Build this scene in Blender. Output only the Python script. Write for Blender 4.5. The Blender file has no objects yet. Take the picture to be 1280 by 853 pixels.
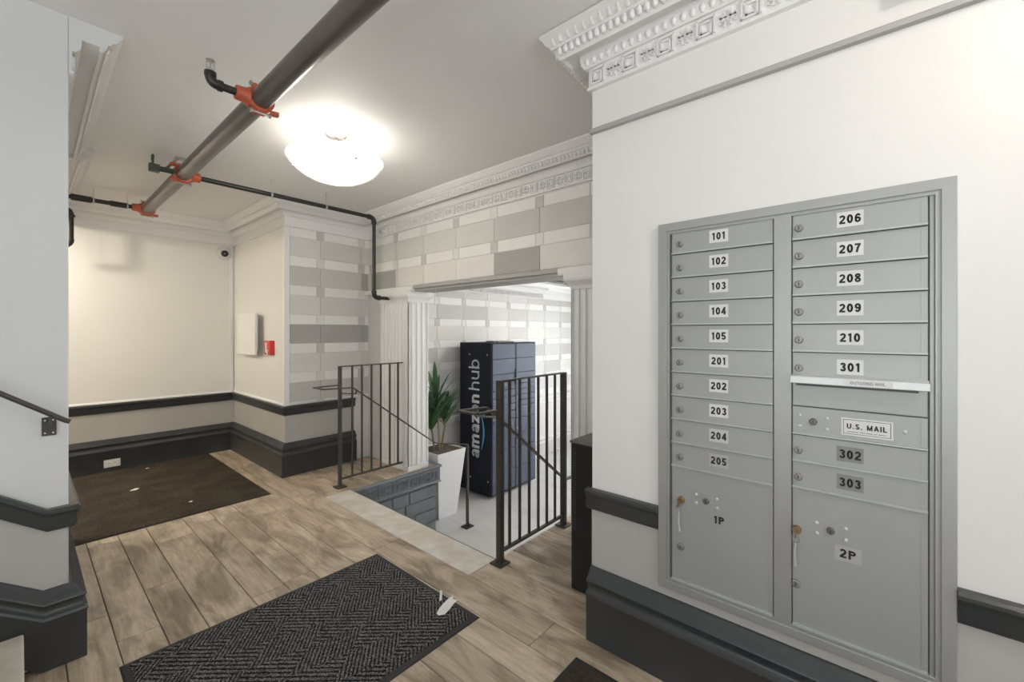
import bpy, bmesh, math, random
from mathutils import Vector, Matrix
random.seed(7)
PI = math.pi
scene = bpy.context.scene
col = scene.collection

# ---------------------------------------------------------------- camera, world, exposure
cd = bpy.data.cameras.new('camera'); cam = bpy.data.objects.new('camera', cd); col.objects.link(cam)
cam.location = (0, 0, 1.32); cam.rotation_euler = (PI/2, 0, math.radians(-49.1))
cd.sensor_width = 36; cd.lens = 36*533/1280; cd.shift_y = -11.5/1280; cd.clip_start = 0.02
scene.camera = cam
scene.view_settings.view_transform = 'Standard'; scene.view_settings.look = 'None'
scene.view_settings.gamma = 1; scene.view_settings.exposure = 0.40
w = bpy.data.worlds.new('daylight'); scene.world = w; w.use_nodes = True
w.node_tree.nodes['Background'].inputs[0].default_value = (0.85, 0.93, 1.0, 1)
w.node_tree.nodes['Background'].inputs[1].default_value = 1.0

def area(name, loc, rot, sx, sy, power, color=(1, 1, 1)):
    l = bpy.data.lights.new(name, 'AREA'); l.shape = 'RECTANGLE'; l.size = sx; l.size_y = sy
    l.energy = power; l.color = color
    o = bpy.data.objects.new(name, l); col.objects.link(o); o.location = loc; o.rotation_euler = rot
    return o
def point(name, loc, power, color, r=0.06):
    l = bpy.data.lights.new(name, 'POINT'); l.energy = power; l.color = color; l.shadow_soft_size = r
    o = bpy.data.objects.new(name, l); col.objects.link(o); o.location = loc
    return o
# daylight through the glazed entrance behind the camera, and through the street window of the lower lobby
area('entrance_daylight', (-0.1, -2.12, 1.25), (PI/2+.4, 0, 0), 2.4, 1.9, 9.5, (0.90, 0.96, 1.0)).data.spread = math.radians(115)
area('mail_wall_fill', (-1.52, -.2, 1.35), (PI/2+.6, 0, -PI/2), 2.4, 1.6, 23.5, (0.97, 0.98, 1.0))  # unseen source added to brighten the mail wall and ceiling
area('lower_window_daylight', (6.9, 2.3, 0.75), (PI/2, 0, PI/2), 2.6, 2.2, 66, (0.88, 0.94, 1.0))

# ---------------------------------------------------------------- materials
def sock(n, name): return n.inputs[name]
def mat(name, color, rough=0.5, metal=0.0, noise=0.0, nscale=8.0, bump=0.0, bscale=60.0, rnd=0.0, stretch=(1, 1, 1), spec=0.5, coat=0.0, color2=None, c2scale=3.0, c2fac=0.5):
    m = bpy.data.materials.new(name); m.use_nodes = True
    nt = m.node_tree; N = nt.nodes; L = nt.links; b = N['Principled BSDF']
    b.inputs['Roughness'].default_value = rough; b.inputs['Metallic'].default_value = metal
    b.inputs['Specular IOR Level'].default_value = spec; b.inputs['Coat Weight'].default_value = coat
    tc = N.new('ShaderNodeTexCoord'); mp = N.new('ShaderNodeMapping'); L.new(tc.outputs['Object'], mp.inputs[0])
    mp.inputs['Scale'].default_value = stretch
    cs = N.new('ShaderNodeRGB'); cs.outputs[0].default_value = (*color, 1); out = cs.outputs[0]
    if color2:
        n2 = N.new('ShaderNodeTexNoise'); n2.inputs['Scale'].default_value = c2scale; n2.inputs['Detail'].default_value = 6
        L.new(mp.outputs[0], n2.inputs['Vector'])
        rp = N.new('ShaderNodeValToRGB'); rp.color_ramp.elements[0].position = .42; rp.color_ramp.elements[1].position = .62
        L.new(n2.outputs[0], rp.inputs[0])
        ml = N.new('ShaderNodeMath'); ml.operation = 'MULTIPLY'; ml.inputs[1].default_value = c2fac; L.new(rp.outputs[0], ml.inputs[0])
        mx = N.new('ShaderNodeMix'); mx.data_type = 'RGBA'; L.new(ml.outputs[0], mx.inputs[0]); L.new(out, mx.inputs[6])
        mx.inputs[7].default_value = (*color2, 1); out = mx.outputs[2]
    if noise or rnd:
        hs = N.new('ShaderNodeHueSaturation'); L.new(out, hs.inputs['Color'])
        nz = N.new('ShaderNodeTexNoise'); nz.inputs['Scale'].default_value = nscale; nz.inputs['Detail'].default_value = 5
        L.new(mp.outputs[0], nz.inputs['Vector'])
        mr = N.new('ShaderNodeMapRange'); mr.inputs['From Min'].default_value = .3; mr.inputs['From Max'].default_value = .7
        mr.inputs['To Min'].default_value = 1-noise; mr.inputs['To Max'].default_value = 1+noise
        L.new(nz.outputs[0], mr.inputs[0]); v = mr.outputs[0]
        if rnd:
            oi = N.new('ShaderNodeObjectInfo'); r2 = N.new('ShaderNodeMapRange')
            r2.inputs['To Min'].default_value = 1-rnd; r2.inputs['To Max'].default_value = 1+rnd
            L.new(oi.outputs['Random'], r2.inputs[0])
            mm = N.new('ShaderNodeMath'); mm.operation = 'MULTIPLY'; L.new(v, mm.inputs[0]); L.new(r2.outputs[0], mm.inputs[1]); v = mm.outputs[0]
        L.new(v, hs.inputs['Value']); out = hs.outputs[0]
    L.new(out, b.inputs['Base Color'])
    if bump:
        bn = N.new('ShaderNodeTexNoise'); bn.inputs['Scale'].default_value = bscale; bn.inputs['Detail'].default_value = 4
        L.new(mp.outputs[0], bn.inputs['Vector'])
        bp = N.new('ShaderNodeBump'); bp.inputs['Strength'].default_value = bump; bp.inputs['Distance'].default_value = .004
        L.new(bn.outputs[0], bp.inputs['Height']); L.new(bp.outputs[0], b.inputs['Normal'])
    return m
M = {}
M['wall'] = mat('off_white_wall_paint', (.79, .775, .74), .6, noise=.02, nscale=1.5, bump=.12, bscale=14)
M['wallgrey'] = mat('cool_grey_stair_wall', (.69, .695, .68), .6, noise=.02, nscale=1.5, bump=.12, bscale=14)  # darker, cooler tone than the other walls
M['ceiling'] = mat('ceiling_paint', (.84, .83, .81), .6, noise=.015, nscale=1.2, bump=.15, bscale=5)
M['trimwhite'] = mat('white_plaster_trim', (.83, .82, .80), .5, bump=.05, bscale=90)
M['dado'] = mat('grey_dado_paint', (.47, .455, .42), .55, noise=.03, nscale=2, bump=.12, bscale=14)
M['dark'] = mat('charcoal_gloss_trim', (.043, .046, .048), .33, noise=.12, nscale=6, bump=.15, bscale=25)
M['b_white'] = mat('brick_white', (.82, .81, .78), .55, rnd=.03, noise=.02)
M['b_light'] = mat('brick_light_grey', (.66, .65, .62), .55, rnd=.05, noise=.03)
M['b_mid'] = mat('brick_mid_grey', (.57, .56, .53), .55, rnd=.05, noise=.03)
M['b_dark'] = mat('brick_dark_grey', (.41, .40, .375), .55, rnd=.04, noise=.05, nscale=5)
M['b_beige'] = mat('brick_beige', (.74, .725, .68), .55, rnd=.04, noise=.03)
M['joint'] = mat('brick_wall_base', (.72, .71, .68), .6)
M['cheek'] = mat('blue_grey_masonry_paint', (.165, .182, .20), .5, noise=.1, nscale=9, bump=.3, bscale=30)
M['marble'] = mat('cream_marble', (.56, .51, .43), .35, noise=.08, nscale=14, color2=(.64, .62, .57), c2scale=6, c2fac=.9, bump=.1, bscale=20)
M['mail'] = mat('silver_powder_coat', (.37, .378, .365), .42, metal=.25, noise=.03, nscale=3, bump=.06, bscale=400)
M['mailtrim'] = mat('silver_trim_aluminium', (.385, .39, .375), .42, metal=.4)
M['lip'] = mat('pale_edge', (.47, .48, .465), .4, metal=.2)  # paler tone along the bottom edge of each mailbox door
M['maildark'] = mat('mailbox_recess', (.13, .135, .13), .6)
M['chrome'] = mat('satin_lock_metal', (.30, .295, .28), .5, metal=.7)
M['steelhole'] = mat('dark_keyway', (.05, .05, .05), .4)
M['brass'] = mat('brass', (.36, .25, .13), .4, metal=.8)
M['plate'] = mat('white_label_plate', (.70, .70, .68), .5)
M['platelight'] = mat('off_white_label_plate', (.56, .56, .54), .5)
M['platemid'] = mat('light_grey_label_plate', (.43, .43, .42), .5)
M['plategrey'] = mat('grey_label_plate', (.24, .24, .235), .5)
M['ink'] = mat('black_ink', (.012, .012, .012), .5)
M['flap'] = mat('pale_aluminium', (.60, .61, .60), .35, metal=.2)
M['iron'] = mat('dark_bronze_painted_iron', (.045, .038, .033), .4, noise=.1)
M['iron2'] = mat('worn_grey_iron', (.16, .15, .14), .4, metal=.3)
M['pipe'] = mat('brown_black_steel_pipe', (.13, .112, .10), .3, metal=.35, noise=.12, nscale=3, spec=.6)
M['pipe2'] = mat('black_steel_pipe', (.035, .033, .031), .35, metal=.3)
M['orange'] = mat('orange_red_coupling_paint', (.50, .10, .045), .42, noise=.15, nscale=20)
M['zinc'] = mat('zinc_hardware', (.55, .55, .52), .35, metal=.8)
M['green'] = mat('dark_green_valve', (.06, .08, .05), .45)
M['rubber'] = mat('black_rubber_border', (.028, .027, .026), .6, bump=.2, bscale=80)
M['navy'] = mat('dark_navy_steel', (.016, .019, .030), .55, noise=.05, spec=.22)
M['slate'] = mat('slate_blue_steel_door', (.070, .085, .125), .42, noise=.03, rnd=.04)
M['textwhite'] = mat('white_vinyl', (.75, .76, .78), .5)
M['textblue'] = mat('light_blue_vinyl', (.12, .38, .62), .5)
M['pot'] = mat('white_glossy_planter', (.76, .76, .76), .3)
M['soil'] = mat('bark_mulch', (.10, .075, .055), .9, noise=.4, nscale=40, bump=1, bscale=60)
M['leaf'] = mat('green_leaf', (.05, .115, .045), .42, rnd=.35, noise=.15, nscale=12)
M['stem'] = mat('tan_stem', (.24, .18, .10), .7, bump=.4)
M['black'] = mat('black_steel_cabinet', (.010, .010, .011), .42)
M['red'] = mat('red_alarm_plastic', (.55, .035, .025), .35)
M['plastic'] = mat('white_plastic', (.70, .69, .65), .4)
M['paper'] = mat('torn_white_paper', (.78, .77, .75), .7)
M['tile'] = mat('pale_grey_porcelain', (.52, .52, .50), .38, rnd=.04, noise=.06, nscale=4)
M['grout'] = mat('dark_grout', (.12, .10, .08), .8)
M['grout2'] = mat('grey_grout', (.30, .30, .29), .8)
M['greylip'] = mat('grey_lintel_paint', (.42, .41, .39), .5)
M['nickel'] = mat('brushed_nickel', (.55, .52, .47), .35, metal=.9, noise=.1, nscale=30)

def wood_mat():
    m = bpy.data.materials.new('weathered_wood_look_tile'); m.use_nodes = True
    nt = m.node_tree; N = nt.nodes; L = nt.links; b = N['Principled BSDF']
    b.inputs['Roughness'].default_value = .42
    tc = N.new('ShaderNodeTexCoord'); oi = N.new('ShaderNodeObjectInfo')
    off = N.new('ShaderNodeVectorMath'); off.operation = 'MULTIPLY_ADD'; off.inputs[1].default_value = (37, 53, 11)
    L.new(oi.outputs['Random'], off.inputs[0]); L.new(tc.outputs['Object'], off.inputs[2])
    mp = N.new('ShaderNodeMapping'); mp.inputs['Scale'].default_value = (1.0, .28, 1); L.new(off.outputs[0], mp.inputs[0])
    n1 = N.new('ShaderNodeTexNoise'); n1.inputs['Scale'].default_value = 8; n1.inputs['Detail'].default_value = 8; n1.inputs['Roughness'].default_value = .62; n1.inputs['Distortion'].default_value = .7
    L.new(mp.outputs[0], n1.inputs['Vector'])
    mp2 = N.new('ShaderNodeMapping'); mp2.inputs['Scale'].default_value = (1.0, .06, 1); L.new(off.outputs[0], mp2.inputs[0])
    n2 = N.new('ShaderNodeTexNoise'); n2.inputs['Scale'].default_value = 70; n2.inputs['Detail'].default_value = 3; n2.inputs['Distortion'].default_value = .6
    L.new(mp2.outputs[0], n2.inputs['Vector'])
    r = N.new('ShaderNodeValToRGB'); e = r.color_ramp.elements
    e[0].position = .34; e[0].color = (.24, .185, .130, 1); e[1].position = .66; e[1].color = (.62, .515, .385, 1)
    q = e.new(.46); q.color = (.385, .305, .215, 1); q = e.new(.54); q.color = (.50, .405, .295, 1)
    L.new(n1.outputs[0], r.inputs[0])
    mr = N.new('ShaderNodeMapRange'); mr.inputs['From Min'].default_value = .3; mr.inputs['From Max'].default_value = .7
    mr.inputs['To Min'].default_value = .82; mr.inputs['To Max'].default_value = 1.14; L.new(n2.outputs[0], mr.inputs[0])
    r2 = N.new('ShaderNodeMapRange'); r2.inputs['To Min'].default_value = .87; r2.inputs['To Max'].default_value = 1.15
    wn = N.new('ShaderNodeTexWhiteNoise'); wn.noise_dimensions = '1D'; L.new(oi.outputs['Random'], wn.inputs['W']); L.new(wn.outputs[0], r2.inputs[0])
    mm = N.new('ShaderNodeMath'); mm.operation = 'MULTIPLY'; L.new(mr.outputs[0], mm.inputs[0]); L.new(r2.outputs[0], mm.inputs[1])
    hs = N.new('ShaderNodeHueSaturation'); L.new(r.outputs[0], hs.inputs['Color']); L.new(mm.outputs[0], hs.inputs['Value'])
    hs.inputs['Saturation'].default_value = .93
    L.new(hs.outputs[0], b.inputs['Base Color'])
    bp = N.new('ShaderNodeBump'); bp.inputs['Strength'].default_value = .25; bp.inputs['Distance'].default_value = .002
    L.new(n2.outputs[0], bp.inputs['Height']); L.new(bp.outputs[0], b.inputs['Normal'])
    return m
M['wood'] = wood_mat()

def ribbed_mat():
    """charcoal entrance carpet: ribs running on two diagonals in diamond blocks, flecked yarn"""
    m = bpy.data.materials.new('ribbed_charcoal_carpet'); m.use_nodes = True
    nt = m.node_tree; N = nt.nodes; L = nt.links; b = N['Principled BSDF']
    b.inputs['Roughness'].default_value = .95; b.inputs['Specular IOR Level'].default_value = .1
    tc = N.new('ShaderNodeTexCoord'); mp = N.new('ShaderNodeMapping'); L.new(tc.outputs['Object'], mp.inputs[0])
    mp.inputs['Rotation'].default_value = (0, 0, math.radians(-22))
    ck = N.new('ShaderNodeTexChecker'); ck.inputs['Scale'].default_value = 1; 
    mq = N.new('ShaderNodeMapping'); mq.inputs['Scale'].default_value = (4.0, 8.6, 1); mq.inputs['Rotation'].default_value = (0, 0, math.radians(30))
    L.new(tc.outputs['Object'], mq.inputs[0]); L.new(mq.outputs[0], ck.inputs['Vector'])
    def ribs(rot, sc):
        q = N.new('ShaderNodeMapping'); q.inputs['Rotation'].default_value = (0, 0, math.radians(rot)); L.new(tc.outputs['Object'], q.inputs[0])
        wv = N.new('ShaderNodeTexWave'); wv.bands_direction = 'Y'; wv.inputs['Scale'].default_value = sc; wv.inputs['Distortion'].default_value = 2.2
        wv.inputs['Detail'].default_value = 1; wv.inputs['Detail Scale'].default_value = 8
        L.new(q.outputs[0], wv.inputs['Vector']); return wv.outputs['Fac']
    a = ribs(48, 15); c = ribs(-52, 21)
    mx = N.new('ShaderNodeMix'); mx.data_type = 'FLOAT'; L.new(ck.outputs['Fac'], mx.inputs[0]); L.new(a, mx.inputs[2]); L.new(c, mx.inputs[3])
    nz = N.new('ShaderNodeTexNoise'); nz.inputs['Scale'].default_value = 170; nz.inputs['Detail'].default_value = 2; L.new(tc.outputs['Object'], nz.inputs['Vector'])
    mu = N.new('ShaderNodeMath'); mu.operation = 'MULTIPLY'; 
    sh = N.new('ShaderNodeMapRange'); sh.inputs['From Min'].default_value = .12; sh.inputs['From Max'].default_value = .55; L.new(mx.outputs[0], sh.inputs[0])
    s2 = N.new('ShaderNodeMapRange'); s2.inputs['From Min'].default_value = .36; s2.inputs['From Max'].default_value = .66; L.new(nz.outputs[0], s2.inputs[0])
    s2.inputs['To Min'].default_value = .05
    L.new(sh.outputs[0], mu.inputs[0]); L.new(s2.outputs[0], mu.inputs[1])
    r = N.new('ShaderNodeValToRGB'); e = r.color_ramp.elements
    e[0].color = (.012, .012, .012, 1); e[1].color = (.30, .29, .29, 1); L.new(mu.outputs[0], r.inputs[0])
    L.new(r.outputs[0], b.inputs['Base Color'])
    bp = N.new('ShaderNodeBump'); bp.inputs['Strength'].default_value = .8; bp.inputs['Distance'].default_value = .006
    L.new(mu.outputs[0], bp.inputs['Height']); L.new(bp.outputs[0], b.inputs['Normal'])
    return m
M['ribbed'] = ribbed_mat()
M['pile'] = mat('brown_black_mat_pile', (.052, .043, .033), .98, noise=.5, nscale=160, color2=(.078, .066, .048), c2scale=4, c2fac=.7, bump=.8, bscale=200, spec=.1)

def bowl_mat():
    m = bpy.data.materials.new('frosted_glass_bowl_lit'); m.use_nodes = True
    nt = m.node_tree; N = nt.nodes; L = nt.links; b = N['Principled BSDF']
    b.inputs['Base Color'].default_value = (.85, .85, .84, 1); b.inputs['Roughness'].default_value = .18
    nz = N.new('ShaderNodeTexNoise'); nz.inputs['Scale'].default_value = 14; nz.inputs['Detail'].default_value = 6; nz.inputs['Distortion'].default_value = 2
    tc = N.new('ShaderNodeTexCoord'); L.new(tc.outputs['Object'], nz.inputs['Vector'])
    mr = N.new('ShaderNodeMapRange'); mr.inputs['From Min'].default_value = .3; mr.inputs['From Max'].default_value = .7
    mr.inputs['To Min'].default_value = .0; mr.inputs['To Max'].default_value = .35; L.new(nz.outputs[0], mr.inputs[0])
    b.inputs['Emission Color'].default_value = (1, .985, .96, 1); L.new(mr.outputs[0], b.inputs['Emission Strength'])
    bp = N.new('ShaderNodeBump'); bp.inputs['Strength'].default_value = .3; bp.inputs['Distance'].default_value = .01
    L.new(nz.outputs[0], bp.inputs['Height']); L.new(bp.outputs[0], b.inputs['Normal'])
    tr = N.new('ShaderNodeBsdfTranslucent'); tr.inputs[0].default_value = (.95, .95, .93, 1)
    mx = N.new('ShaderNodeMixShader'); mx.inputs[0].default_value = .02
    L.new(b.outputs[0], mx.inputs[1]); L.new(tr.outputs[0], mx.inputs[2]); ta = N.new('ShaderNodeBsdfTransparent'); m2 = N.new('ShaderNodeMixShader'); m2.inputs[0].default_value = .66
    L.new(mx.outputs[0], m2.inputs[1]); L.new(ta.outputs[0], m2.inputs[2]); L.new(m2.outputs[0], N['Material Output'].inputs[0])
    return m
M['bowl'] = bowl_mat()
def glass_mat():
    m = bpy.data.materials.new('clear_glass'); m.use_nodes = True; b = m.node_tree.nodes['Principled BSDF']
    b.inputs['Transmission Weight'].default_value = 1; b.inputs['Roughness'].default_value = .02; b.inputs['IOR'].default_value = 1.1
    return m
M['glass'] = glass_mat()

# ---------------------------------------------------------------- mesh helpers
class MB:
    def __init__(s): s.v = []; s.f = []
    def add(s, vs, fs):
        k = len(s.v); s.v += [tuple(p) for p in vs]; s.f += [tuple(i+k for i in q) for q in fs]; return s
    def box(s, x0, x1, y0, y1, z0, z1, mtx=None):
        vs = [Vector((x, y, z)) for x in (x0, x1) for y in (y0, y1) for z in (z0, z1)]
        if mtx: vs = [mtx @ v for v in vs]
        return s.add(vs, [(0, 1, 3, 2), (4, 6, 7, 5), (0, 4, 5, 1), (2, 3, 7, 6), (0, 2, 6, 4), (1, 5, 7, 3)])
    def beam(s, a, b, w, h, up=(0, 0, 1)):
        a, b = Vector(a), Vector(b); d = (b-a).normalized(); up = Vector(up)
        if abs(d.dot(up)) > .98: up = Vector((1, 0, 0))
        r = d.cross(up).normalized(); u = r.cross(d).normalized()
        vs = [p+r*i*w/2+u*j*h/2 for p in (a, b) for i, j in ((-1, -1), (1, -1), (1, 1), (-1, 1))]
        return s.add(vs, [(3, 2, 1, 0), (4, 5, 6, 7), (0, 1, 5, 4), (1, 2, 6, 5), (2, 3, 7, 6), (3, 0, 4, 7)])
    def tube(s, pts, r, n=14, caps=True):
        pts = [Vector(p) for p in pts]; rings = []; prev = None
        rs = r if isinstance(r, (list, tuple)) else [r]*len(pts)
        for i, p in enumerate(pts):
            d = ((pts[i]-pts[i-1]).normalized() if i else Vector()) + ((pts[i+1]-pts[i]).normalized() if i < len(pts)-1 else Vector())
            if d.length < 1e-6: d = pts[i+1]-pts[i] if i < len(pts)-1 else pts[i]-pts[i-1]
            d.normalize()
            if prev is None:
                u = Vector((0, 0, 1)) if abs(d.z) < .9 else Vector((1, 0, 0)); a = d.cross(u).normalized()
            else:
                a = (prev - d*prev.dot(d)).normalized()
            prev = a; b = d.cross(a)
            rings.append([p+(a*math.cos(2*PI*k/n)+b*math.sin(2*PI*k/n))*rs[i] for k in range(n)])
        vs = [q for R in rings for q in R]; fs = []
        for i in range(len(pts)-1):
            for k in range(n): fs.append((i*n+k, i*n+(k+1) % n, (i+1)*n+(k+1) % n, (i+1)*n+k))
        if caps: fs += [tuple(range(n-1, -1, -1)), tuple((len(pts)-1)*n+k for k in range(n))]
        return s.add(vs, fs)
    def lathe(s, prof, n=24, c=(0, 0, 0), axis='z'):
        vs = []; fs = []
        for r, z in prof:
            for k in range(n):
                t = 2*PI*k/n; x, y = r*math.cos(t), r*math.sin(t)
                p = {'z': (x, y, z), 'x': (z, x, y), 'y': (x, z, y)}[axis]
                vs.append((c[0]+p[0], c[1]+p[1], c[2]+p[2]))
        for i in range(len(prof)-1):
            for k in range(n): fs.append((i*n+k, i*n+(k+1) % n, (i+1)*n+(k+1) % n, (i+1)*n+k))
        if prof[0][0] > 1e-5: fs.append(tuple(range(n-1, -1, -1)))
        if prof[-1][0] > 1e-5: fs.append(tuple((len(prof)-1)*n+k for k in range(n)))
        return s.add(vs, fs)
    def sweep(s, path, prof, side, closed=True):
        """path [(x,y,z)], profile [(out,dz)] swept with mitred corners; side +1 room on the left of travel"""
        P = [Vector(p) for p in path]; ns = []
        for i in range(len(P)-1):
            d = (P[i+1]-P[i]); d.z = 0; d.normalize(); ns.append(Vector((-d.y, d.x, 0))*side)
        vs = []
        for i, p in enumerate(P):
            if i == 0: m = ns[0]
            elif i == len(P)-1: m = ns[-1]
            else:
                m = ns[i-1]+ns[i]; m = m/(1+ns[i-1].dot(ns[i]))
            for o, dz in prof: vs.append(p+m*o+Vector((0, 0, dz)))
        n = len(prof); fs = []
        for i in range(len(P)-1):
            for k in range(n):
                fs.append((i*n+k, i*n+(k+1) % n, (i+1)*n+(k+1) % n, (i+1)*n+k))
        fs += [tuple(range(n)), tuple((len(P)-1)*n+k for k in range(n-1, -1, -1))]
        return s.add(vs, fs)
    def mesh(s, name, m, smooth=False):
        me = bpy.data.meshes.new(name); me.from_pydata(s.v, [], s.f); me.validate()
        bm = bmesh.new(); bm.from_mesh(me); bmesh.ops.recalc_face_normals(bm, faces=bm.faces); bm.to_mesh(me); bm.free()
        if m: me.materials.append(M[m])
        if smooth:
            for p in me.polygons: p.use_smooth = True
            try: me.set_sharp_from_angle(angle=math.radians(38))
            except Exception: pass
        return me
    def build(s, name, m, parent=None, smooth=False, bevel=0):
        o = bpy.data.objects.new(name, s.mesh(name, m, smooth)); col.objects.link(o)
        if parent: o.parent = parent
        if bevel:
            b = o.modifiers.new('bevel', 'BEVEL'); b.width = bevel; b.segments = 2; b.limit_method = 'ANGLE'; b.harden_normals = False
        return o
def tag(o, label=None, cat=None, group=None, kind=None):
    if label: o['label'] = label
    if cat: o['category'] = cat
    if group: o['group'] = group
    if kind: o['kind'] = kind
    return o
def empty(name, loc=(0, 0, 0), rz=0):
    o = bpy.data.objects.new(name, None); col.objects.link(o); o.location = loc; o.rotation_euler = (0, 0, rz); o.empty_display_size = .1
    return o
def inst(name, mesh, parent=None, loc=(0, 0, 0), rot=(0, 0, 0), scale=(1, 1, 1)):
    o = bpy.data.objects.new(name, mesh); col.objects.link(o); o.parent = parent
    o.location = loc; o.rotation_euler = rot; o.scale = scale
    return o
def loc_parent(o, parent):
    """parent o to an Empty with plain translation, keeping world coordinates of the mesh"""
    o.parent = parent; o.location = -Vector(parent.location)
    return o
def arc(cx, cy, rx, ry, a0, a1, n=14):
    return [(cx+rx*math.cos(math.radians(a0+(a1-a0)*k/n)), cy+ry*math.sin(math.radians(a0+(a1-a0)*k/n))) for k in range(n+1)]
def glyph(ch, t):
    """grotesque capitals, digits and a few lower case letters as centre lines; cap height 1"""
    h = t/2; w = .60; x0, x1, xc, y0, y1 = h, w-h, w/2, h, 1-h; rx = (x1-x0)/2
    G = {
     '0': (w, [arc(xc, .5, rx, .5-h, 0, 360, 24)]),
     '1': (.46, [[(.28, 0), (.28, 1)], [(.28, 1-h), (.20, .84), (.06, .77)]]),
     '2': (w, [arc(xc, .70, rx, .30-h, 165, -20, 12)+[(x1-.07, .50), (x0+.04, .22), (x0, y0)], [(0, y0), (w, y0)]]),
     '3': (w, [arc(xc, .735, rx-.02, .265-h, 160, -90, 14), arc(xc, .28+.01, rx, .29-h, 90, -160, 14)]),
     '4': (w+.02, [[(x1-.05, 0), (x1-.05, 1)], [(x1-.06, 1-h*.6), (x0, .30)], [(0, .29), (w+.02, .29)]]),
     '5': (w, [[(w-.03, y1), (x0+.04, y1)], [(x0+.04, 1), (x0+.01, .44)], arc(xc-.01, .32, rx+.01, .32-h, 140, -155, 14)]),
     '6': (w, [arc(xc, .32, rx, .32-h, 0, 360, 20), arc(xc+.02, .50, rx+.02, .50-h, 190, 40, 12)]),
     '7': (w, [[(0, y1), (w-.02, y1)], [(x1, y1), (.30, .5), (.20, 0)]]),
     '8': (w, [arc(xc, .745, rx-.02, .255-h, 0, 360, 20), arc(xc, .28, rx, .28-h, 0, 360, 20)]),
     '9': (w, [arc(xc, .68, rx, .32-h, 0, 360, 20), arc(xc-.02, .50, rx+.02, .50-h, 10, -140, 12)]),
     'P': (.66, [[(h, 0), (h, 1)], [(h, y1), (.36, y1)]+arc(.36, .725, .30-h, .275-h, 90, -90, 10)+[(h, .45+h)]]),
     'U': (.70, [[(h, 1), (h, .35)]+arc(.35, .35, .35-h, .35-h, 180, 360, 12)+[(.70-h, 1)]]),
     'S': (.64, [arc(.32, .74, .30-h, .26-h, 20, 250, 12)+arc(.32, .27, .32-h, .27-h, 80, -160, 14)]),
     'M': (.82, [[(h, 0), (h, 1)], [(.82-h, 0), (.82-h, 1)], [(h, 1-h), (.41, .1), (.82-h, 1-h)]]),
     'A': (.72, [[(h*.8, 0), (.36, 1-h*.5), (.72-h*.8, 0)], [(.16, .30), (.56, .30)]]),
     'I': (t, [[(h, 0), (h, 1)]]), 'L': (.56, [[(h, 1), (h, y0), (.56, y0)]]),
     'O': (.76, [arc(.38, .5, .38-h, .5-h, 0, 360, 24)]),
     'T': (.62, [[(0, y1), (.62, y1)], [(.31, 0), (.31, 1)]]),
     'G': (.74, [arc(.38, .5, .38-h, .5-h, 40, 330, 20)+[(.74-h, .45), (.42, .45)]]),
     'N': (.70, [[(h, 0), (h, 1)], [(.70-h, 0), (.70-h, 1)], [(h, 1-h), (.70-h, h)]]),
     '.': (t, [[(h, 0), (h, t)]]), ' ': (.30, []), '-': (.3, [[(0, .4), (.3, .4)]]),
     'a': (.54, [arc(.26, .21, .26-h, .21-h, 0, 360, 16), [(.54-h, 0), (.54-h, .48)], arc(.28, .48, .26-h, .24-h, 165, 0, 10)]),
     'm': (.92, [[(h, 0), (h, .72)]]+[arc(.27+d, .50, .27-h-.03, .22-h, 180, 0, 10)+[(.48-h+d+.02, 0)] for d in (0, .38)]),
     'n': (.56, [[(h, 0), (h, .72)], arc(.28, .46, .28-h, .26-h, 180, 0, 12)+[(.56-h, 0)]]),
     'h': (.56, [[(h, 0), (h, 1)], arc(.28, .44, .28-h, .28-h, 180, 0, 12)+[(.56-h, 0)]]),
     'u': (.56, [[(h, .72), (h, .28)]+arc(.28, .28, .28-h, .28-h, 180, 360, 12), [(.56-h, 0), (.56-h, .72)]]),
     'b': (.60, [[(h, 0), (h, 1)], arc(.30, .36, .30-h, .36-h, 0, 360, 20)]),
     'o': (.60, [arc(.30, .36, .30-h, .36-h, 0, 360, 20)]),
     'z': (.52, [[(0, .72-h), (.52, .72-h)], [(.50-h, .72-h), (h+.02, h)], [(0, h), (.52, h)]]),
    }
    return G[ch]
def textmesh(body, size, m, t=.17, gap=.13, sx=1.0, align='CENTER'):
    """flat lettering lying in its local XY plane, centred; size = cap height"""
    mb = MB(); x = 0; h = t/2; q = 0
    for ch in body:
        w_, L_ = glyph(ch, t)
        for pl_ in L_:
            P = [Vector((px_+x, py_)) for px_, py_ in pl_]
            for i in range(len(P)-1):
                d = P[i+1]-P[i]
                if d.length < 1e-5: continue
                d.normalize(); n = Vector((-d.y, d.x))*h
                a, b = P[i], P[i+1]; q += 1; z = (q % 7)*.0000015
                mb.add([(v.x, v.y, z) for v in (a-n, b-n, b+n, a+n)], [(0, 1, 2, 3)])
                if i < len(P)-2: mb.add([(b.x+h*math.cos(k*PI/4), b.y+h*math.sin(k*PI/4), z) for k in range(8)], [tuple(range(8))])
        x += w_+gap
    x -= gap; me = bpy.data.meshes.new('lettering')
    ox, oy = (x/2, .5) if align == 'CENTER' else (0, 0)
    me.from_pydata([((vx-ox)*size*sx, (vy-oy)*size, vz) for vx, vy, vz in mb.v], [], mb.f); me.materials.append(M[m])
    return me

# ---------------------------------------------------------------- the setting: dimensions
XR = 1.64      # mail wall
HX = 2.43      # header / opening wall
YF = 5.56      # far alcove wall
YB = 4.13      # back wall beside the opening
XA = 1.595     # return wall of the alcove
XL = .13       # end of left wall
YL = 2.50
ZL = -.66      # lower lobby floor
def sm(t): t = max(0, min(1, t)); return t*t*(3-2*t)
def ceil_z(x, y): return 2.52+.085*sm((4.1-y)/1.5)*sm((2.5-x)/1.0)

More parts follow.
